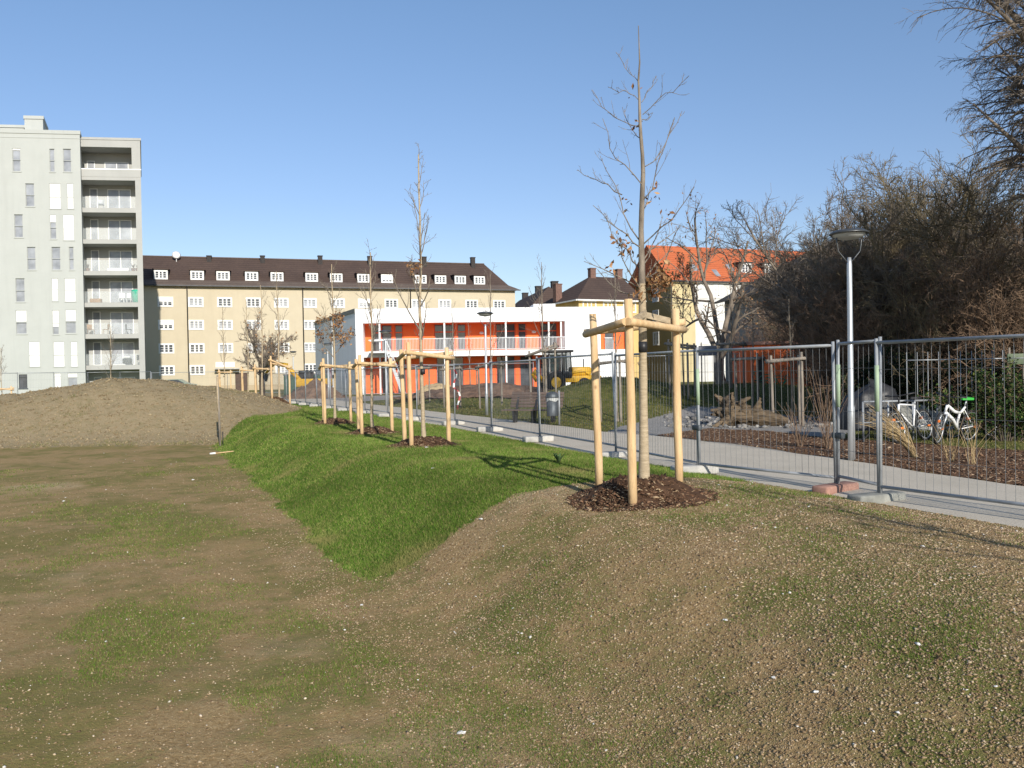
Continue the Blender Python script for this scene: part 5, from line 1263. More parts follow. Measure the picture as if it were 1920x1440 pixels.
# grey house in the thicket
o_ = P(1478, 690, 62); GH = Fac(o_.x, o_.y, rad(6), 0); ze4 = GH.z(1440, 530); zr4 = GH.z(1560, 452, 6.5)
t, ro = house('grey_house', 'grey house with dark grey roof half hidden behind the thicket', 'building', GH, 44, 13, ze4, zr4, 6.5, 6.5, MT['greywall'], MT['roof_grey'], .6)
for u in (1500, 1580, 1660, 1740, 1820, 1890):
    for v in (570, 640): win_dup(t, cas2, GH.x(u), 0, GH.z(1600, v))
# orange shed
o_ = P(1401, 690, 44); SH = Fac(o_.x, o_.y, rad(-4), HZ(o_.x, o_.y)); shx = SH.x(1560); shz = SH.z(1440, 646)
t = thing('shed', 'low orange-red flat-roofed shed before the thicket', 'shed', SH.o, SH.a)
m = MB(); a, b = SH.x(1421), SH.x(1432); wall_holes(m, 0, shx, 0, shz, 0, .12, [(a, b, 0, 2.1)]); m.quad((0, 4, 0), (0, 0, 0), (0, 0, shz), (0, 4, shz)); m.quad((shx, 0, 0), (shx, 4, 0), (shx, 4, shz), (shx, 0, shz)); m.quad((shx, 4, 0), (0, 4, 0), (0, 4, shz), (shx, 4, shz)); m.build('wall', MT['orange_shed'] if 'orange_shed' in MT else pmat('shed_boards', (.80, .17, .045), (.68, .13, .035), 2.5, .8, stretch=(3, 3, .3)), t)
MB().box((a, .1, 0), (b, .16, 2.1)).build('door', MT['black'], t); MB().box((-.12, -.12, shz + .002), (shx + .12, 4.12, shz + .16)).build('roof', MT['brick_red'], t)
# ------------------------------------------------------------------ fence
FGp = 'wire mesh fence panels along the path'; FF = 'concrete feet of the mesh fence'
MT['sleeve'] = pmat('pale_green_sleeve', (.36, .46, .32), (.30, .39, .27), 4, .6)
def fence_panel(lab, A, B, Hh=1.82, group=FGp, tilt=0.0, sleeve=(), wires=True, rt=.021, base=.08, hwires=(.45, .95, 1.5)):
    A = Vector(A); B = Vector(B); d = B - A; L = math.hypot(d.x, d.y); rz = math.atan2(d.y, d.x)
    t = thing('mesh_fence', lab, 'fence panel', A, rz, group); t.rotation_euler = (tilt, 0, rz)
    dz = d.z
    f = MB(); z0, z1 = base + .1, base + Hh
    f.tube([(0, 0, .02), (0, 0, z1 + .05)], rt, 8); f.tube([(L, 0, dz + .02), (L, 0, z1 + dz + .05)], rt, 8)
    f.tube([(0, 0, z1), (L, 0, z1 + dz)], rt * .95, 8); f.tube([(0, 0, z0), (L, 0, z0 + dz)], rt * .95, 8)
    f.build('frame', MT['steel'], t)
    if wires:
        n = max(4, int(L / .10)); w = MB(); r = .0026
        for k in range(1, n):
            x = L * k / n; e = dz * k / n; j = random.uniform(-.004, .004)
            w.tube([(x, j, z0 + e), (x, -j, z1 + e)], r, 3, cap=False)
        for z in hwires: w.tube([(0, 0, base + z), (L, 0, base + z + dz)], r, 3, cap=False)
        w.build('wire_mesh', MT['wire'], t)
    for x in sleeve: MB().tube([(x, 0, base + 1.0), (x, 0, base + 1.55)], rt + .007, 8).build('sleeve', MT['sleeve'], t)
    return t
FOOT = MB(); FOOT.bbox((-.36, -.115, 0), (.36, .115, .14), .025)
FOOTM = {k: FOOT.mesh('fence_foot', MT[k]) for k in ('conc', 'conc_grey', 'brick_red')}
def foot_block(lab, x, y, rz, m='conc', group=FF):
    o = link('concrete_block', FOOTM[m]); o.location = (x, y, HZ(x, y) - .01 if st(x, y)[0] < 5.8 else .0); o.rotation_euler = (0, 0, rz)
    return tag(o, lab, 'fence foot', group)
pb = [(1650, 934), (1573, 916), (1308, 886), (1155, 853), (1013, 826), (922, 807), (853, 795)]
gp = [G(u, v, .03) for u, v in pb]
st_list = [st(p.x, p.y) for p in gp]
t = st_list[-1][1]; s_prev = st_list[-1][0]
pts = [Vector((p.x, p.y, .0)) for p in gp]
while t < 52:
    t += 3.3; s = 6.15 + (s_prev - 6.15) * .6; s_prev = s; x, y = xy(s, t); pts.append(Vector((x, y, 0)))
q = pts[0] + (pts[0] - pts[2]).normalized() * 3.4; q2 = q + (q - pts[0]); pts = [q2, q] + pts
names = ['outside the picture on the right', 'cut by the right edge before the bicycles', 'narrow piece between the grey and the red feet', 'before the planting bed and the log, left of the tall lamp', 'behind the right posts of the nearest stake frame', 'with the tilted post, behind the nearest stake frame', 'before the bench and the litter bin', 'before the lamp right of the red and white tape', 'between the second stake frame and the lamp']
ordw = ['first', 'second', 'third', 'fourth', 'fifth', 'sixth', 'seventh', 'eighth', 'ninth', 'tenth', 'eleventh', 'twelfth', 'thirteenth', 'fourteenth', 'fifteenth', 'sixteenth', 'seventeenth', 'eighteenth']
for i in range(len(pts) - 1):
    a, b = pts[i], pts[i + 1]
    nm = names[i] if i < len(names) else f'{ordw[i - len(names)]} one leftward of the second stake frame'
    d = (b - a).normalized(); g = .045 if i == 3 else -.012
    fence_panel('galvanised mesh fence panel ' + nm, b - d * g, a + d * g, sleeve=(0,) if i in (2, 3) else ((.0,) if i == 1 else ()), tilt=rad([0, .6, -.5, .8, -.6, 1.5, .4, -.8][i % 8]), base=[.07, .07, .09, .07, .08, .11, .08, .07][i % 8])
fd = math.atan2(N_[1], N_[0])
cols = {1: 'conc_grey', 2: 'conc_grey', 3: 'brick_red'}
for i, p in enumerate(pts):
    if i == 0: continue
    m = cols.get(i, 'conc')
    cname = {'conc_grey': 'dark grey', 'brick_red': 'reddish', 'conc': 'pale'}[m]
    if i == 1: lab = 'dark grey fence foot beyond the right edge of the picture'
    elif i == 2: lab = 'dark grey concrete foot of the post before the bicycles'
    elif i == 3: lab = 'reddish concrete foot below the paired fence posts'
    elif i < 9: lab = 'pale concrete foot at ' + {4: 'the right of the nearest stake frame', 5: 'the tilted post behind the nearest frame', 6: 'the left of the litter bin', 7: 'the right of the slim lamp by the bench', 8: 'the red and white tape'}[i]
    else: lab = f'pale concrete fence foot, {ordw[i - 9]} one left of the taped post'
    dx, dy = (-.22 * N_[0], -.22 * N_[1])
    foot_block(lab, p.x + dx * .25, p.y + dy * .25, fd + rad(random.uniform(-12, 12)), m)
# clamps at the post pair
for i, nm in ((3, 'steel coupler joining the paired fence posts before the tall lamp'), (4, 'steel coupler on the fence post right of the nearest frame')):
    p = pts[i]; c = MB(); c.bbox((-.09, -.035, -.04), (.09, .035, .04), .015); o = c.build('fence_coupler', MT['steel_dark']); o.location = (p.x, p.y, .72); o.rotation_euler = (0, 0, math.atan2(A_[1], A_[0])); tag(o, nm, 'coupler')
# far fences
def fence_run(u0, d0, u1, d1, n, labs, group, z=None, Hh=2.0):
    a, b = P(u0, 690, d0), P(u1, 690, d1); a.z = b.z = 0
    for k in range(n):
        p, q = a.lerp(b, k / n), a.lerp(b, (k + 1) / n); p.z = HZ(p.x, p.y) if z is None else z; q.z = HZ(q.x, q.y) if z is None else z
        fence_panel(labs[k], p, q, Hh, group)
FF2 = 'far fence panels round the building site'
fence_run(-40, 57, 282, 66, 5, ['far fence panel at the left edge before the grey block', 'far fence panel left of the green ground floor window', 'far fence panel before the white ground floor shutters', 'far fence panel behind the small frame on the mound crest', 'far fence panel before the corner of the grey block'], FF2, 0.15)
fence_run(284, 70, 560, 74, 4, ['far fence panel beside the parked car', 'far fence panel before the first downpipe of the cream block', 'far fence panel before the brown door of the cream block', 'far fence panel behind the far clump of stake frames'], FF2, 0.1)
fence_run(1178, 50, 1400, 46, 3, ['site fence panel behind the nearest frame, by the slanting plank', 'site fence panel before the cream gable house', 'site fence panel left of the orange shed'], FF2, .4)
fence_run(640, 56, 1000, 56, 4, ['site fence panel by the white outdoor stair', 'site fence panel before the left orange ground floor', 'site fence panel before the middle orange ground floor', 'site fence panel left of the yellow loader'], FF2, .2)
# tape on the post
p = pts[8]; r = MB(); rg = random.Random(3); a = Vector((0, 0, 1.6))
for k in range(9):
    z = 1.75 - k * .14; x = .03 + .05 * math.sin(k * 1.3) + (.10 if k > 4 else 0); x2 = .03 + .05 * math.sin((k + 1) * 1.3) + (.10 if k > 3 else 0)
    r.add([(x - .026, -.05, z), (x + .026, -.04, z), (x2 + .026, -.05, z - .14), (x2 - .026, -.06, z - .14)], [(0, 1, 2, 3)], k % 2)
o = r.build('barrier_tape', [MT['red'], MT['white']]); o.location = p; tag(o, 'torn red and white barrier tape hanging from a fence post', 'tape')

# ------------------------------------------------------------------ street furniture
def lamp(lab, x, y, Hh=4.0, z=None):
    z = HZ(x, y) if z is None else z
    t = thing('street_lamp', lab, 'street lamp', (x, y, z), 0, 'aluminium street lamps along the path')
    MB().tube([(0, 0, -.05), (0, 0, .9), (0, 0, .95), (0, 0, Hh - .58), (0, 0, Hh - .45)], [.062, .06, .05, .043, .03], 14).build('pole', MT['alu'], t)
    for s in (-1, 1):
        MB().tube([(s * .02, 0, Hh - .55), (s * .10, 0, Hh - .45), (s * .19, 0, Hh - .34), (s * .21, 0, Hh - .2), (s * .215, 0, Hh - .06)], .011, 6).build('bracket', MT['lampshade'], t)
    MB().lathe([(0, Hh + .035), (.12, Hh + .03), (.25, Hh + .01), (.325, Hh - .03), (.33, Hh - .05), (.30, Hh - .055), (0, Hh - .05)], 28).build('lamp_cap', MT['lampshade'], t)
    MB().lathe([(.27, Hh - .056), (.25, Hh - .09), (.17, Hh - .13), (.06, Hh - .15), (0, Hh - .155)], 24).build('lamp_glass', MT['opal'], t)
    return t
g = G(1597, 862); l0 = lamp('tall aluminium street lamp at the right, before the thicket', g.x, g.y, 3.95, .0)
def lamp2(lab, u, v, d):
    x, y = base_xy(u, v, d); dup(l0, (x, y, HZ(x, y) if st(x, y)[0] > 8.5 else 0), 0.3, lab)
lamp2('street lamp left of the bench, before the orange gallery', 913, 777, 31.8); lamp2('far street lamp before the left end of the orange gallery', 725, 760, 43); lamp2('far street lamp before the grey side wall', 616, 740, 59); lamp2('farthest street lamp before the cream block', 551, 735, 75)
# bench
g = G(1000, 792, .0); t = thing('park_bench', 'dark slatted park bench beside the path with concrete-grey supports', 'bench', (g.x, g.y, HZ(g.x, g.y)), rad(-22))
MT['benchwood'] = pmat('dark_bench_slats', (.15, .105, .085), (.10, .07, .06), 5, .7, stretch=(.5, 6, 6))
m = MB()
for k in range(4): m.bbox((-.95, -.46 + k * .115, .43), (.95, -.36 + k * .115, .465), .01)
m.build('seat', MT['benchwood'], t)
m = MB()
for k in range(5):
    y = .02 + .035 * k; z = .52 + .10 * k; m.bbox((-.80, y, z), (1.0, y + .03, z + .09), .01)
m.build('backrest', MT['benchwood'], t)
for x in (-.55, .1, .75):
    s = MB(); s.prism([(x - .03, -.32, 0), (x - .03, -.1, 0), (x - .03, .0, .42), (x - .03, .25, .98), (x - .03, .19, .98), (x - .03, -.06, .5), (x - .03, -.42, .42)], (.06, 0, 0)); s.build('leg', MT['black'], t)
g = G(1049, 797); t = thing('litter_bin', 'grey metal litter bin on a post beside the bench', 'bin', (g.x, g.y, HZ(g.x, g.y)), rad(180))
MB().tube([(0, 0, 0), (0, 0, 1.05)], .03, 8).build('post', MT['steel'], t); m = MB(); m.lathe([(0, .28), (.17, .28), (.175, .3), (.175, .82), (.165, .82), (.16, .4), (0, .4)], 20, (.21, 0, 0)); m.build('bin_body', MT['steel_dark'], t)
m = MB(); m.lathe([(.20, .84), (.205, .88), (.16, .98), (.05, 1.02), (0, 1.02)], 20, (.21, 0, 0)); m.build('bin_lid', MT['steel_dark'], t)
m = MB()
for k in range(12):
    a0, a1 = 2 * math.pi * k / 12, 2 * math.pi * (k + 1) / 12; w0, w1 = .06 + .03 * math.sin(k * 2.1), .06 + .03 * math.sin((k + 1) * 2.1)
    m.quad((.21 + .19 * math.cos(a0), .19 * math.sin(a0), .80 - w0), (.21 + .20 * math.cos(a1), .20 * math.sin(a1), .80 - w1), (.21 + .20 * math.cos(a1), .20 * math.sin(a1), .83), (.21 + .19 * math.cos(a0), .19 * math.sin(a0), .83))
m.build('bin_liner', MT['opal'], t)
g0 = G(1040, 800); m = MB(); m.box((-1.5, -.6, 0), (1.5, .6, .012)); o = m.build('bench_slab', MT['path']); o.location = (g0.x - .6, g0.y, HZ(g0.x - .6, g0.y) + .002); o.rotation_euler = (0, 0, rad(-22)); tag(o, 'pale paved strip under the bench and the bin', 'paving')
# information boards
def board(lab, u, v, d, w, h, zb, mat, two=True, face='alu'):
    x, y = base_xy(u, v, d); z = HZ(x, y); t = thing('sign_board', lab, 'sign', (x, y, z), rad(-12))
    m = MB(); m.bbox((-w / 2, -.02, zb), (w / 2, .02, zb + h), .01); m.build('panel', MT[face], t)
    for s in ((-.35, .35) if two else (0,)): MB().tube([(s * w, .05, 0), (s * w, .05, zb + h + (.15 if s < 0 else 0))], .025, 8).build('post', MT[mat], t)
MT['signgrey'] = pmat('grey_sign_back', (.22, .22, .25), (.18, .18, .20), 3, .6); MT['signgreen'] = pmat('green_grey_sign', (.13, .17, .10), (.09, .12, .075), 6, .6)
board('blank grey sign board on two wooden posts in the thicket', 1683, 760, 23, .48, .25, 1.66, 'stake_grey', True, 'signgrey')
board('green sign board at the right edge among the bushes', 1908, 760, 20, .44, .26, 1.62, 'stake_grey', True, 'signgreen')
board('small grey board on a post left of the pale sapling', 1328, 735, 35, .75, .42, 1.35, 'stake_grey', True, 'signgrey')
# black iron railing behind the bicycles
for k, (u0, d0, u1, d1, lab) in enumerate([(1700, 20.5, 1760, 20.3, 'dark railing panel behind the white bicycle'), (1760, 20.3, 1822, 20, 'dark railing panel behind the bicycle with the green saddle'), (1822, 20, 1880, 19.7, 'dark railing panel right of the bicycles'), (1880, 19.7, 1945, 19.4, 'dark railing panel at the right edge')]):
    a, b = P(u0, 690, d0), P(u1, 690, d1); t = thing('iron_railing', lab, 'railing', (a.x, a.y, 0), math.atan2(b.y - a.y, b.x - a.x), 'dark railing panels behind the bicycles'); L = math.hypot(b.x - a.x, b.y - a.y)
    m = MB(); m.tube([(0, 0, .15), (L, 0, .15)], .014, 6); m.tube([(0, 0, 1.75), (L, 0, 1.75)], .014, 6); n = max(3, int(L / .19))
    for q in range(n): m.tube([(L * q / n, 0, .05), (L * q / n, 0, 1.95)], .0085, 5)
    m.build('bars', MT['steel'], t)
# bicycle stand
g = G(1636, 838); b = G(1810, 830); t = thing('bicycle_rack', 'grey tubular bicycle rack the bikes lean against', 'bicycle rack', (g.x + .2, g.y + .9, HZ(g.x, g.y)), math.atan2(b.y - g.y - .2, b.x - g.x))
m = MB()
for k in range(4):
    x = k * .58; m.tube([(x, 0, 0), (x, 0, .86)], .022, 8)
m.tube([(0, 0, .86), (1.75, 0, .86)], .022, 8); m.tube([(0, 0, .42), (1.75, 0, .42)], .016, 8); m.build('frame', MT['steel'], t)

# bicycles
MT['bikewhite'] = pmat('white_bike_enamel', (.80, .80, .79), (.74, .74, .73), 3, .3); MT['reflector'] = pmat('orange_reflector', (.75, .2, .03), (.65, .16, .03), 3, .4); MT['saddlegreen'] = pmat('green_saddle', (.06, .50, .08), (.05, .42, .06), 3, .6)
def bicycle(lab, loc, rz, lean, frame, saddle, full=False, steer=.0, group='bicycles at the rack'):
    t = thing('bicycle', lab, 'bicycle', loc, rz, group); t.rotation_euler = (lean, 0, rz)
    R = .335; fx, rx = .53, -.52
    def wheel(x, rot=0):
        m = MB(); m.torus((0, 0, 0), (0, 1, 0), R - .022, .024, 36, 8)
        w = m.build('wheel', MT['tyre'], t); w.location = (x, 0, R); w.rotation_euler = (0, 0, rot)
        m = MB(); m.torus((0, 0, 0), (0, 1, 0), R - .05, .010, 36, 6); m.tube([(0, -.04, 0), (0, .04, 0)], .022, 8)
        for k in range(24):
            a = 2 * math.pi * k / 24; s = .03 if k % 2 else -.03; m.tube([(.02 * math.cos(a + .3), s, .02 * math.sin(a + .3)), ((R - .05) * math.cos(a), 0, (R - .05) * math.sin(a))], .0016, 3, cap=False)
        m.build('rim', MT['alu'], w)
        m = MB(); 
        for a in (1.0, 3.3): m.bbox((.18 * math.cos(a) - .05, -.02, .18 * math.sin(a) - .025), (.18 * math.cos(a) + .05, .02, .18 * math.sin(a) + .025), .008)
        m.build('reflector', MT['reflector'], w)
        return w
    wheel(rx); wheel(fx, steer)
    bb = (-.08, 0, .29); st0 = (-.24, 0, .76); hd1 = (.36, 0, .80); hd0 = (.40, 0, .66)
    m = MB(); r = .024 if full else .019
    if full:
        m.tube([hd0, (.12, 0, .50), bb], [.032, .036, .04], 10); m.tube([hd1, (.10, 0, .66), (-.10, 0, .62)], [.03, .032, .03], 10); m.tube([(-.10, 0, .62), (-.06, 0, .45), bb], .024, 8); m.tube([(-.12, 0, .62), (-.26, 0, .74)], [.026, .022], 8)
    else:
        m.tube([hd1, st0], r * .95, 10); m.tube([hd0, bb], r * 1.15, 10); m.tube([bb, st0], r * 1.05, 10)
    m.tube([hd0, hd1], .025, 10)
    for s in (-1, 1): m.tube([(bb[0], s * .04, bb[2]), (rx, s * .06, R)], .011, 6); m.tube([(st0[0] + .02, s * .02, st0[2] - .08), (rx, s * .06, R)], .009, 6)
    m.build('frame', frame, t)
    m = MB(); m.tube([(hd0[0], 0, hd0[2]), (.42, 0, .60)], .024, 8)
    for s in (-1, 1): m.tube([(.42, s * .055, .62), (.46, s * .06, .5), (fx, s * .06, R)], [.018, .016, .011], 8)
    m.tube([(.42, -.06, .62), (.42, .06, .62)], .018, 8); f = m.build('fork', MT['black'] if not full else MT['alu'], t)
    m = MB(); m.tube([hd1, (.33, 0, .90), (.37, 0, .96)], .016, 8); m.tube([(.28, -.31, 1.0), (.36, -.14, .98), (.38, 0, .97), (.36, .14, .98), (.28, .31, 1.0)], .013, 8); 
    for s in (-1, 1): m.tube([(.28, s * .20, 1.0), (.28, s * .32, 1.0)], .018, 8); m.tube([(.36, s * .18, .96), (.44, s * .24, .95)], .006, 6)
    m.build('handlebar', MT['black'], t)
    m = MB(); m.tube([st0, (-.28, 0, .88)], .014, 8); m.build('seat_post', MT['alu'], t)
    m = MB(); m.prism([(-.42, -.07, .89), (-.42, .07, .89), (-.30, .06, .89), (-.12, .018, .89), (-.12, -.018, .89), (-.30, -.06, .89)], (0, 0, .045)); m.build('saddle', saddle, t)
    m = MB(); m.torus((bb[0], -.05, bb[2]), (0, 1, 0), .09, .008, 20, 5); m.tube([(bb[0], -.07, bb[2]), (bb[0] + .12, -.08, bb[2] - .12)], .010, 6); m.tube([(bb[0], .07, bb[2]), (bb[0] - .12, .08, bb[2] + .12)], .010, 6)
    m.bbox((bb[0] + .08, -.17, bb[2] - .14), (bb[0] + .17, -.08, bb[2] - .12), .005); m.tube([(bb[0], -.05, bb[2] + .09), (rx, -.05, R + .04)], .005, 4); m.tube([(bb[0], -.05, bb[2] - .09), (rx, -.05, R - .04)], .005, 4); m.build('drivetrain', MT['black'], t)
    return t
def bike_at(u, v): g = G(u, v); return (g.x, g.y, HZ(g.x, g.y))
bicycle('white bicycle with a plain diamond frame facing left', bike_at(1712, 831), rad(180 + 35), rad(7), MT['bikewhite'], MT['black'])
bicycle('white full-suspension mountain bicycle with a bright green saddle', bike_at(1787, 832), rad(180 - 40 + 70), rad(-8), MT['bikewhite'], MT['saddlegreen'], True, .3)
bicycle('dark bicycle at the right of the rack behind the green saddle', bike_at(1822, 822), rad(20), rad(6), MT['black'], MT['black'], False, .2)
m = MB(); m.tube([(0, 0, 0), (.0, 0, .05)], .05, 10); o = m.build('rear_light', MT['red']); 
bpy.data.objects.remove(o)
# tarp-covered cargo bike
x, y, z = bike_at(1652, 826); rg = np.random.default_rng(5)
t = thing('covered_cart', 'bulky cart under a grey-black tarpaulin left of the bicycles', 'cart', (x - .1, y + .3, z), rad(10))
nu, nv = 40, 18; V = []
for i in range(nu):
    a = 2 * math.pi * i / nu
    for j in range(nv):
        q = j / (nv - 1); R = (1 - .35 * q ** 2) * (1 if q < .85 else max(0, (1 - q) / .15) ** .5)
        w = 1 + .05 * math.sin(7 * a + 5 * q) + .04 * math.sin(13 * a); V.append((.62 * R * w * math.copysign(abs(math.cos(a)) ** .6, math.cos(a)), .42 * R * w * math.copysign(abs(math.sin(a)) ** .6, math.sin(a)), .22 + q * (.98 + .12 * math.cos(a) + .03 * math.sin(5 * a))))
F = [[i * nv + j, ((i + 1) % nu) * nv + j, ((i + 1) % nu) * nv + j + 1, i * nv + j + 1] for i in range(nu) for j in range(nv - 1)]
MT['tarp'] = pmat('grey_tarpaulin', (.03, .03, .033), (.016, .016, .018), 3, .5, bmp=.4, bscale=9, bdist=.03)
link('tarpaulin', mesh_np('tarpaulin', np.array(V), [np.array(F)], [MT['tarp']], True), t)
for sx in (-.45, .45):
    m = MB(); m.torus((sx, -.3, .25), (0, 1, 0), .23, .025, 28, 6); m.build('wheel', MT['tyre'], t)

# fallen trunk with roots
g = G(1395, 798); t = thing('fallen_trunk', 'weathered fallen trunk with a splayed root plate lying on grey gravel', 'log', (g.x, g.y, HZ(g.x, g.y)), 0)
MT['deadwood'] = pmat('weathered_wood', (.20, .145, .09), (.055, .042, .03), 3.0, .95, stretch=(.5, 4, 4), bmp=.8, bscale=10, bdist=.05)
def rough_tube(pts, r, n, seed, amp=.32):
    rg = np.random.default_rng(seed); P_ = poly_resample(pts, 16)[None]; R_ = np.interp(np.linspace(0, 1, 16), np.linspace(0, 1, len(r)), r)[None]
    V, F = tubes(P_, R_, n); V = V.reshape(16, n, 3); c = P_[0][:, None]; V = c + (V - c) * (1 + amp * rg.normal(0, 1, (16, n, 1)) * .5 + amp * .6 * np.sin(np.arange(n) * 2.3)[None, :, None]); V = V.reshape(-1, 3)
    return V, F
V, F = rough_tube([(-.25, .2, .34), (.3, .1, .26), (.75, -.05, .20), (1.2, -.15, .10)], [.36, .27, .2, .12], 16, 1, .22); link('trunk', mesh_np('trunk', V, [F], [MT['deadwood']], True), t)
rgl = np.random.default_rng(17); roots = []
for k in range(17):
    a = 2 * math.pi * k / 17 + rgl.uniform(-.15, .15); l = rgl.uniform(.5, 1.0) * (1.15 if math.cos(a) < 0 else .75)
    c0 = Vector((-.3, .12, .38)); dv = Vector((-.35 + .35 * math.cos(a) * .6, math.sin(a) * .35 - .25, math.sin(a + .4) * .55 + .18))
    p1 = c0 + dv * l * .6 + Vector(rgl.normal(0, .05, 3)); p2 = c0 + dv * l * 1.15 + Vector(rgl.normal(0, .11, 3)); p1.z = max(p1.z, .06); p2.z = max(p2.z, .03)
    roots.append(([tuple(c0), tuple(p1), tuple(p2)], [.20, .10 * rgl.uniform(.7, 1.4), .03]))
roots += [([(.25, 0, .3), (.36, -.1, .55), (.42, -.16, .80)], [.15, .09, .03]), ([(.0, 0, .4), (-.1, -.12, .68), (.14, -.22, .82)], [.17, .10, .03])]
for k, (a, b) in enumerate(roots): V, F = rough_tube(a, b, 9, k + 5, .3); link('root', mesh_np('root', V, [F], [MT['deadwood']], True), t)
V = []
for i in range(28):
    for j in range(10):
        a = 2 * math.pi * i / 28; r_ = (j / 9) * (.62 + .12 * math.sin(5 * a) + .08 * math.sin(9 * a + 1)); V.append((-.42 + .2 * r_ * math.cos(a) - .10 * math.cos(j * 1.1) + rgl.normal(0, .02), -.05 + r_ * .75 * math.cos(a) * .6 + rgl.normal(0, .02), max(.02, .40 + r_ * .72 * math.sin(a) + rgl.normal(0, .02))))
F = [[i * 10 + j, ((i + 1) % 28) * 10 + j, ((i + 1) % 28) * 10 + j + 1, i * 10 + j + 1] for i in range(28) for j in range(9)]
link('root_plate', mesh_np('root_plate', np.array(V), [np.array(F)], [MT['soilheap'] if 'soilheap' in MT else MT['deadwood']], True), t)
# boulders of rubble around it
rg = np.random.default_rng(9); x, y = [], []
for k in range(420):
    g = G(rg.uniform(1245, 1560), rg.uniform(783, 803)); x.append(g.x); y.append(g.y)
x, y = np.array(x), np.array(y); sz = .02 + rg.gamma(1.5, .02, len(x)); V, F, C = scatter_oct(np.stack([x, y, height(x, y) + sz * .3], 1), sz, rg.uniform(.8, 1.6, len(x)), [(.20, .19, .18), (.15, .145, .14), (.26, .245, .225), (.34, .325, .30)], .2, rg)
tag(link('rubble', mesh_np('rubble', V, [F], [MT['stones']], False, C)), kind='stuff')

# heaps on the building site
def heap(lab, u, d, lx, ly, hz, mat, seed, rz=0, cat='heap', name='soil_heap'):
    x, y = base_xy(u, 720, d); z = HZ(x, y); rg = np.random.default_rng(seed); n = 46; a = np.linspace(-1.15, 1.15, n); X, Y = np.meshgrid(a, a)
    R = np.hypot(X, Y); Z = hz * np.clip(1 - R ** 1.6, -.12, 1) * (1 + .25 * wav(X * 4, Y * 4, 1.0, seed)) + hz * .05 * rg.normal(0, 1, X.shape)
    V = np.stack([X * lx, Y * ly, Z], -1).reshape(-1, 3); i, j = np.meshgrid(np.arange(n - 1), np.arange(n - 1), indexing='ij'); A = i * n + j; F = np.stack([A, A + 1, A + n + 1, A + n], -1).reshape(-1, 4)
    o = link(name, mesh_np(name, V, [F], [mat], True)); o.location = (x, y, z - .02); o.rotation_euler = (0, 0, rz); tag(o, lab, cat)
MT['soilheap'] = pmat('dark_soil', (.20, .125, .085), (.10, .06, .042), 2.5, .95, bmp=.8, bscale=8, bdist=.08); MT['sand'] = pmat('sand', (.50, .38, .22), (.38, .28, .16), 2, .95, bmp=.5, bscale=12)
MT['debris'] = pmat('brushwood', (.33, .24, .15), (.13, .09, .06), 5, .95, bmp=1, bscale=9, bdist=.1)
heap('long dark soil bank before the orange ground floor', 915, 46, 4.6, 1.6, .62, MT['soilheap'], 2, rad(-6)); heap('small yellow sand heap behind the second stake frame', 822, 49, 1.5, 1.2, .75, MT['sand'], 3)
heap('tan heap of brushwood and rubble left of the orange shed', 1362, 43, 1.7, 1.1, .8, MT['debris'], 4); heap('low grey gravel heap behind the sign board in the thicket', 1700, 21.5, 1.6, .9, .62, MT['conc_grey'], 5); heap('dark soil heap beside the yellow excavator', 590, 62, 2.5, 1.6, 1.2, MT['soilheap'], 6)
heap('pale stones heap behind the nearest frame\'s right post', 1255, 47, 1.6, .9, .55, MT['conc'], 7)
# green netting tangle
x, y = base_xy(1440, 700, 41); rg = np.random.default_rng(3); m = MB()
for k in range(16):
    p = Vector((rg.uniform(-.7, .7), rg.uniform(-.3, .3), rg.uniform(.2, .9))); pts_ = [p]
    for q in range(5): p = p + Vector((rg.normal(.12, .16), rg.normal(0, .1), rg.normal(.05, .14))); p.z = max(p.z, .05); pts_.append(p)
    m.tube(pts_, .022, 5)
o = m.build('green_hose', MT['green_paint']); o.location = (x, y, HZ(x, y)); tag(o, 'tangle of green hose before the orange shed', 'hose')
x, y = base_xy(1222, 705, 47); m = MB(); m.tube([(0, 0, 0), (-.95, 0, 2.1)], .07, 6); o = m.build('plank', MT['stake']); o.location = (x + .2, y, HZ(x, y)); tag(o, 'slanting wooden plank on the site behind the nearest frame', 'plank')

# ------------------------------------------------------------------ machines
x, y = base_xy(1050, 730, 46.5); z = .25
t = thing('backhoe_loader', 'yellow backhoe loader with black cab behind the grassy mound', 'loader', (x, y, z), rad(12))
def wheel_part(px, R, w, yy):
    m = MB(); m.torus((px, yy, R), (0, 1, 0), R * .74, R * .27, 28, 10); o = m.build('wheel', MT['tyre'], t); m = MB(); m.tube([(px, yy - w * .4, R), (px, yy + w * .4, R)], R * .5, 16); m.build('rim', MT['yellow_paint'], o)
for yy in (-.95, .95): wheel_part(-.55, .72, .42, yy); wheel_part(1.55, .5, .34, yy)
m = MB(); m.bbox((-1.3, -.6, .7), (2.2, .6, 1.15), .06); m.bbox((.75, -.48, 1.15), (2.25, .48, 1.72), .12); m.build('body', MT['yellow_paint'], t)
c = MB()
for px, py in ((-1.05, -.7), (-1.05, .7), (.0, -.78), (.0, .78), (.72, -.62), (.72, .62)): c.tube([(px, py, 1.1), (px * .9, py * .95, 2.72)], .05, 8)
c.bbox((-1.15, -.8, 2.7), (.85, .8, 2.86), .06); c.bbox((-1.05, -.72, 1.0), (.72, .72, 1.45), .04); c.build('cab', MT['black'], t)
m = MB(); m.box((-.98, -.66, 1.46), (.66, .66, 2.68)); gm = MT.get('cabglass'); 
if gm is None:
    gm, nt, b = new_mat('cab_glass'); b.inputs['Base Color'].default_value = (.05, .07, .07, 1); b.inputs['Alpha'].default_value = .5; b.inputs['Roughness'].default_value = .05
m.build('cab_window', gm, t)
m = MB(); 
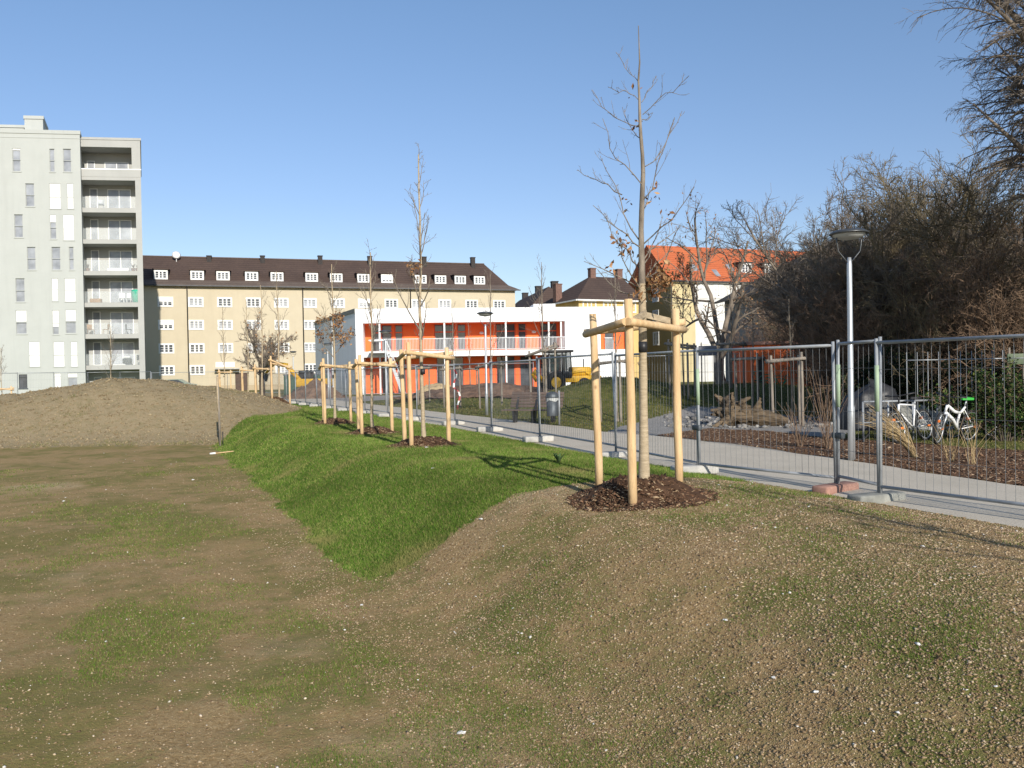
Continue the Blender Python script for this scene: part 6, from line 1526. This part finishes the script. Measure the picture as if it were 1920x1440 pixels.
for s in (-.5, .5): m.tube([(.4, s, 1.3), (1.7, s, 1.45), (2.7, s, .75)], .09, 8)
m.build('loader_arm', MT['yellow_paint'], t)
m = MB(); m.prism([(2.6, -1.0, .3), (3.3, -1.0, .2), (3.2, -1.0, .35), (2.85, -1.0, .45), (2.8, -1.0, 1.1), (2.65, -1.0, 1.1)], (0, 2.0, 0)); m.build('bucket', MT['yellow_paint'], t)
m = MB(); m.tube([(-1.3, 0, .9), (-1.9, 0, 1.5), (-2.0, .1, 1.3), (-1.7, .1, .8)], [.14, .16, .12, .1], 8); m.build('digger_arm', MT['yellow_paint'], t)
MB().tube([(1.7, -.3, 1.7), (1.7, -.3, 2.25)], .04, 8).build('exhaust', MT['black'], t)
t.scale = (.78, .78, .84); t.location.z = .45
x, y = base_xy(585, 735, 63); t = thing('excavator', 'yellow excavator half hidden behind the far stake frames', 'excavator', (x, y, .1), rad(176))
for s in (-1, 1):
    m = MB(); pr = [(-1.4, .1), (-1.6, .4), (-1.4, .75), (1.4, .75), (1.6, .4), (1.4, .1)]; m.prism([(a, s * .95 - .25, b) for a, b in pr], (0, .5, 0)); m.build('track', MT['black'], t)
m = MB(); m.bbox((-1.7, -1.1, .9), (1.2, 1.1, 1.7), .1); m.build('body', MT['yellow_paint'], t); m = MB(); m.bbox((.1, -1.1, 1.2), (1.3, .0, 2.5), .08); m.build('cab', MT['black'], t)
m = MB(); m.box((1.302, -1.0, 1.65), (1.31, -.1, 2.4)); m.build('windscreen', MT['glass'], t)
m = MB(); m.tube([(1.0, .3, 1.5), (2.3, .3, 3.0), (3.6, .3, 3.25)], [.22, .24, .18], 8); m.build('boom', MT['yellow_paint'], t); m = MB(); m.tube([(3.4, .3, 3.35), (4.4, .3, 2.2)], [.18, .12], 8); m.build('stick', MT['yellow_paint'], t)
m = MB(); m.prism([(4.2, -.15, 2.2), (4.7, -.15, 2.1), (4.9, -.15, 1.5), (4.4, -.15, 1.5)], (0, .9, 0)); m.build('bucket', MT['black'], t)
t.scale = (.8, .8, .8)
MT['dkgreen'] = pmat('dark_green_paint', (.035, .09, .06), (.025, .065, .045), 4, .6)
# green container
x, y = base_xy(606, 720, 70); t = thing('container', 'dark green site container behind the excavator', 'container', (x - 1.5, y, 0), rad(5)); m = MB(); m.bbox((-1.8, 0, .1), (1.8, 2.2, 1.75), .04)
for k in range(12): m.box((-1.7 + k * .29, -.03, .2), (-1.55 + k * .29, -.001, 1.65))
m.build('body', MT['dkgreen'], t); MB().box((-1.84, -.05, 1.752), (1.84, 2.25, 1.85)).build('roof', MT['steel_dark'], t)
# parked car beyond the mound
def car(lab, u, d, rz, paint):
    x, y = base_xy(u, 715, d); t = thing('parked_car', lab, 'car', (x, y, .15), rz)
    b = MB(); prof = [(-2.1, .35), (-2.12, .75), (-1.9, .95), (-1.35, 1.0), (-.8, 1.42), (.55, 1.46), (1.3, 1.02), (2.0, .9), (2.15, .7), (2.15, .35)]
    b.prism([(a, -.85, c) for a, c in prof], (0, 1.7, 0)); b.build('body', paint, t)
    for s in (-.856, .856):
        w = MB(); w.poly([(-1.2, s, 1.0), (-.75, s, 1.36), (.5, s, 1.39), (1.15, s, 1.02)]); w.build('side_window', MT['glass'], t)
    for px in (-1.35, 1.35):
        for s in (-.8, .8):
            m = MB(); m.torus((px, s, .32), (0, 1, 0), .22, .1, 20, 8); m.tube([(px, s - .06, .32), (px, s + .06, .32)], .2, 14); m.build('wheel', MT['tyre'], t)
    return t
MT['carpaint'] = pmat('silver_green_paint', (.30, .38, .33), (.26, .34, .29), 2, .3, .3); MT['carpaint2'] = pmat('dark_car_paint', (.05, .06, .065), (.04, .05, .055), 2, .3, .2)
car('pale green-grey car parked beyond the mound by the cream block', 328, 88, rad(8), MT['carpaint']); car('dark car parked left of the pale green one, beyond the mound', 292, 88.5, rad(8), MT['carpaint2'])

# ------------------------------------------------------------------ small things on the field
x, y = base_xy(413, 825, 28.6); t = thing('marker_pole', 'single thin wooden pole at the foot of the soil mound', 'pole', (x, y, HZ(x, y)))
MB().tube([(0, 0, -.1), (-.02, 0, 1.2), (-.05, 0, 2.45)], [.036, .034, .03], 10).build('pole', MT['stake_grey'], t); MB().tube([(.09, 0, -.05), (.09, 0, .5)], .018, 6).build('peg', MT['black'], t)
MB().tube([(-.05, 0, 1.2), (-.05, 0, 2.4)], .037, 10).build('bark_wrap', MT['bark_pale'], t)
a, b = G(400, 853, ZF), G(438, 852, ZF); a.z = HZ(a.x, a.y) + .03; b.z = HZ(b.x, b.y) + .03
t = thing('stick', 'pale stick with a white end lying on the field by the turf edge', 'stick', a); MB().tube([(0, 0, 0), b - a], .018, 8).build('shaft', MT['stake'], t); MB().tube([Vector((0, 0, .005)) - (b - a).normalized() * .1, (b - a) * .12 + Vector((0, 0, .004))], .03, 8).build('white_end', MT['white'], t)
# litter and bright stones, each on its own
LG = 'pale stones and scraps lying on the ground'
stn = []
for k in range(3):
    bm = bmesh.new(); bmesh.ops.create_icosphere(bm, subdivisions=2, radius=1.0)
    rg = np.random.default_rng(k + 40)
    for v in bm.verts: v.co *= 1 + .22 * rg.normal(); v.co.z *= .5; v.co.x *= 1.35
    me = bpy.data.meshes.new('stone'); bm.to_mesh(me); bm.free(); me.materials.append(MT['offwhite']); stn.append(me)
for k, (u, v, sz, lab) in enumerate([(1529, 1216, .02, 'pale oval stone on the brown ground below the planting bed'), (1730, 1342, .032, 'largest pale grey stone in the lower right corner'), (1867, 1269, .012, 'small bright stone at the right in a green patch'), (1360, 1108, .02, 'pale stone right of centre on the brown bank'),
        (812, 892, .03, 'pale round stone on the green turf'), (902, 957, .03, 'pale scrap at the turf corner near the bank top'), (678, 1135, .022, 'pale flat scrap at the toe of the bank'), (1895, 1345, .02, 'pale stone at the right edge of the foreground'), (800, 840, .05, 'pale stone before the second mulch mound'),
        (1450, 1175, .018, 'pale stone at the lower edge of the long green patch'), (119, 940, .03, 'pale scrap on the left of the field'), (362, 900, .035, 'pale scrap on the middle of the field'), (199, 1203, .014, 'bright pebble low on the left of the field'), (865, 1375, .03, 'pale twisted scrap near the bottom edge')]):
    zz = 0
    for _ in range(5): g = G(u, v, zz); zz = HZ(g.x, g.y)
    o = link('pale_stone', stn[k % 3]); o.location = (g.x, g.y, zz + sz * .2); o.scale = (sz * .7, sz * .7, sz * .7); o.rotation_euler = (0, 0, k * 1.7); tag(o, lab, 'stone', LG)
# small ball-like green plant in the turf
g = G(1048, 886); shp = MB(); rg = np.random.default_rng(2)
for k in range(60):
    a = rg.uniform(0, 6.28); l = rg.uniform(.06, .15); e = Vector((math.cos(a) * l * .7, math.sin(a) * l * .7, l)); w_ = Vector((-math.sin(a), math.cos(a), 0)) * .018; shp.add([-w_, w_, e + w_ * .7, e - w_ * .7], [(0, 1, 2, 3)])
o = shp.build('weed', pmat('weed_leaf', (.09, .15, .05), (.05, .09, .03), 20, .8)); o.location = (g.x, g.y, HZ(g.x, g.y)); tag(o, 'small leafy weed in the shadow on the turf', 'weed')
# ------------------------------------------------------------------ light
SUN_EL = rad(24.5); SUN_AZ = math.atan2(0.345, -0.939)   # direction towards the sun: behind the camera, to the right
sd = Vector((math.sin(SUN_AZ) * math.cos(SUN_EL), math.cos(SUN_AZ) * math.cos(SUN_EL), math.sin(SUN_EL)))
sl = bpy.data.lights.new('sun', 'SUN'); sl.energy = 4.7; sl.angle = rad(.5); sl.color = (1, .93, .82)
so = bpy.data.objects.new('sun', sl); COL.objects.link(so); so.rotation_euler = sd.to_track_quat('Z', 'Y').to_euler()
W = bpy.data.worlds.new('World'); S.world = W; W.use_nodes = True
nt = W.node_tree; bg = nt.nodes['Background']
sky = nt.nodes.new('ShaderNodeTexSky'); sky.sky_type = 'NISHITA'; sky.sun_disc = False
sky.sun_elevation = SUN_EL; sky.sun_rotation = SUN_AZ
sky.altitude = 500; sky.air_density = 1.0; sky.dust_density = 0.6; sky.ozone_density = 3.0
hs = nt.nodes.new('ShaderNodeHueSaturation'); hs.inputs['Hue'].default_value = .508; hs.inputs['Saturation'].default_value = .88; hs.inputs['Value'].default_value = 1.0
nt.links.new(sky.outputs[0], hs.inputs['Color']); tcw = nt.nodes.new('ShaderNodeTexCoord'); sx_ = nt.nodes.new('ShaderNodeSeparateXYZ'); nt.links.new(tcw.outputs['Generated'], sx_.inputs[0])
tint = ramp(nt, sx_.outputs[2], [(.0, (.86, .79, .72)), (.2, (.78, .845, .88)), (.42, (.78, .96, 1.0)), (.8, (.85, 1.0, 1.0))])
nt.links.new(mixc(nt, 1.0, hs.outputs[0], tint, 'MULTIPLY'), bg.inputs[0]); bg.inputs[1].default_value = .14
S.view_settings.view_transform = 'Standard'; S.view_settings.look = 'None'; S.view_settings.exposure = .18; S.view_settings.gamma = 1
S.cycles.max_bounces = 6; S.cycles.use_denoising = True
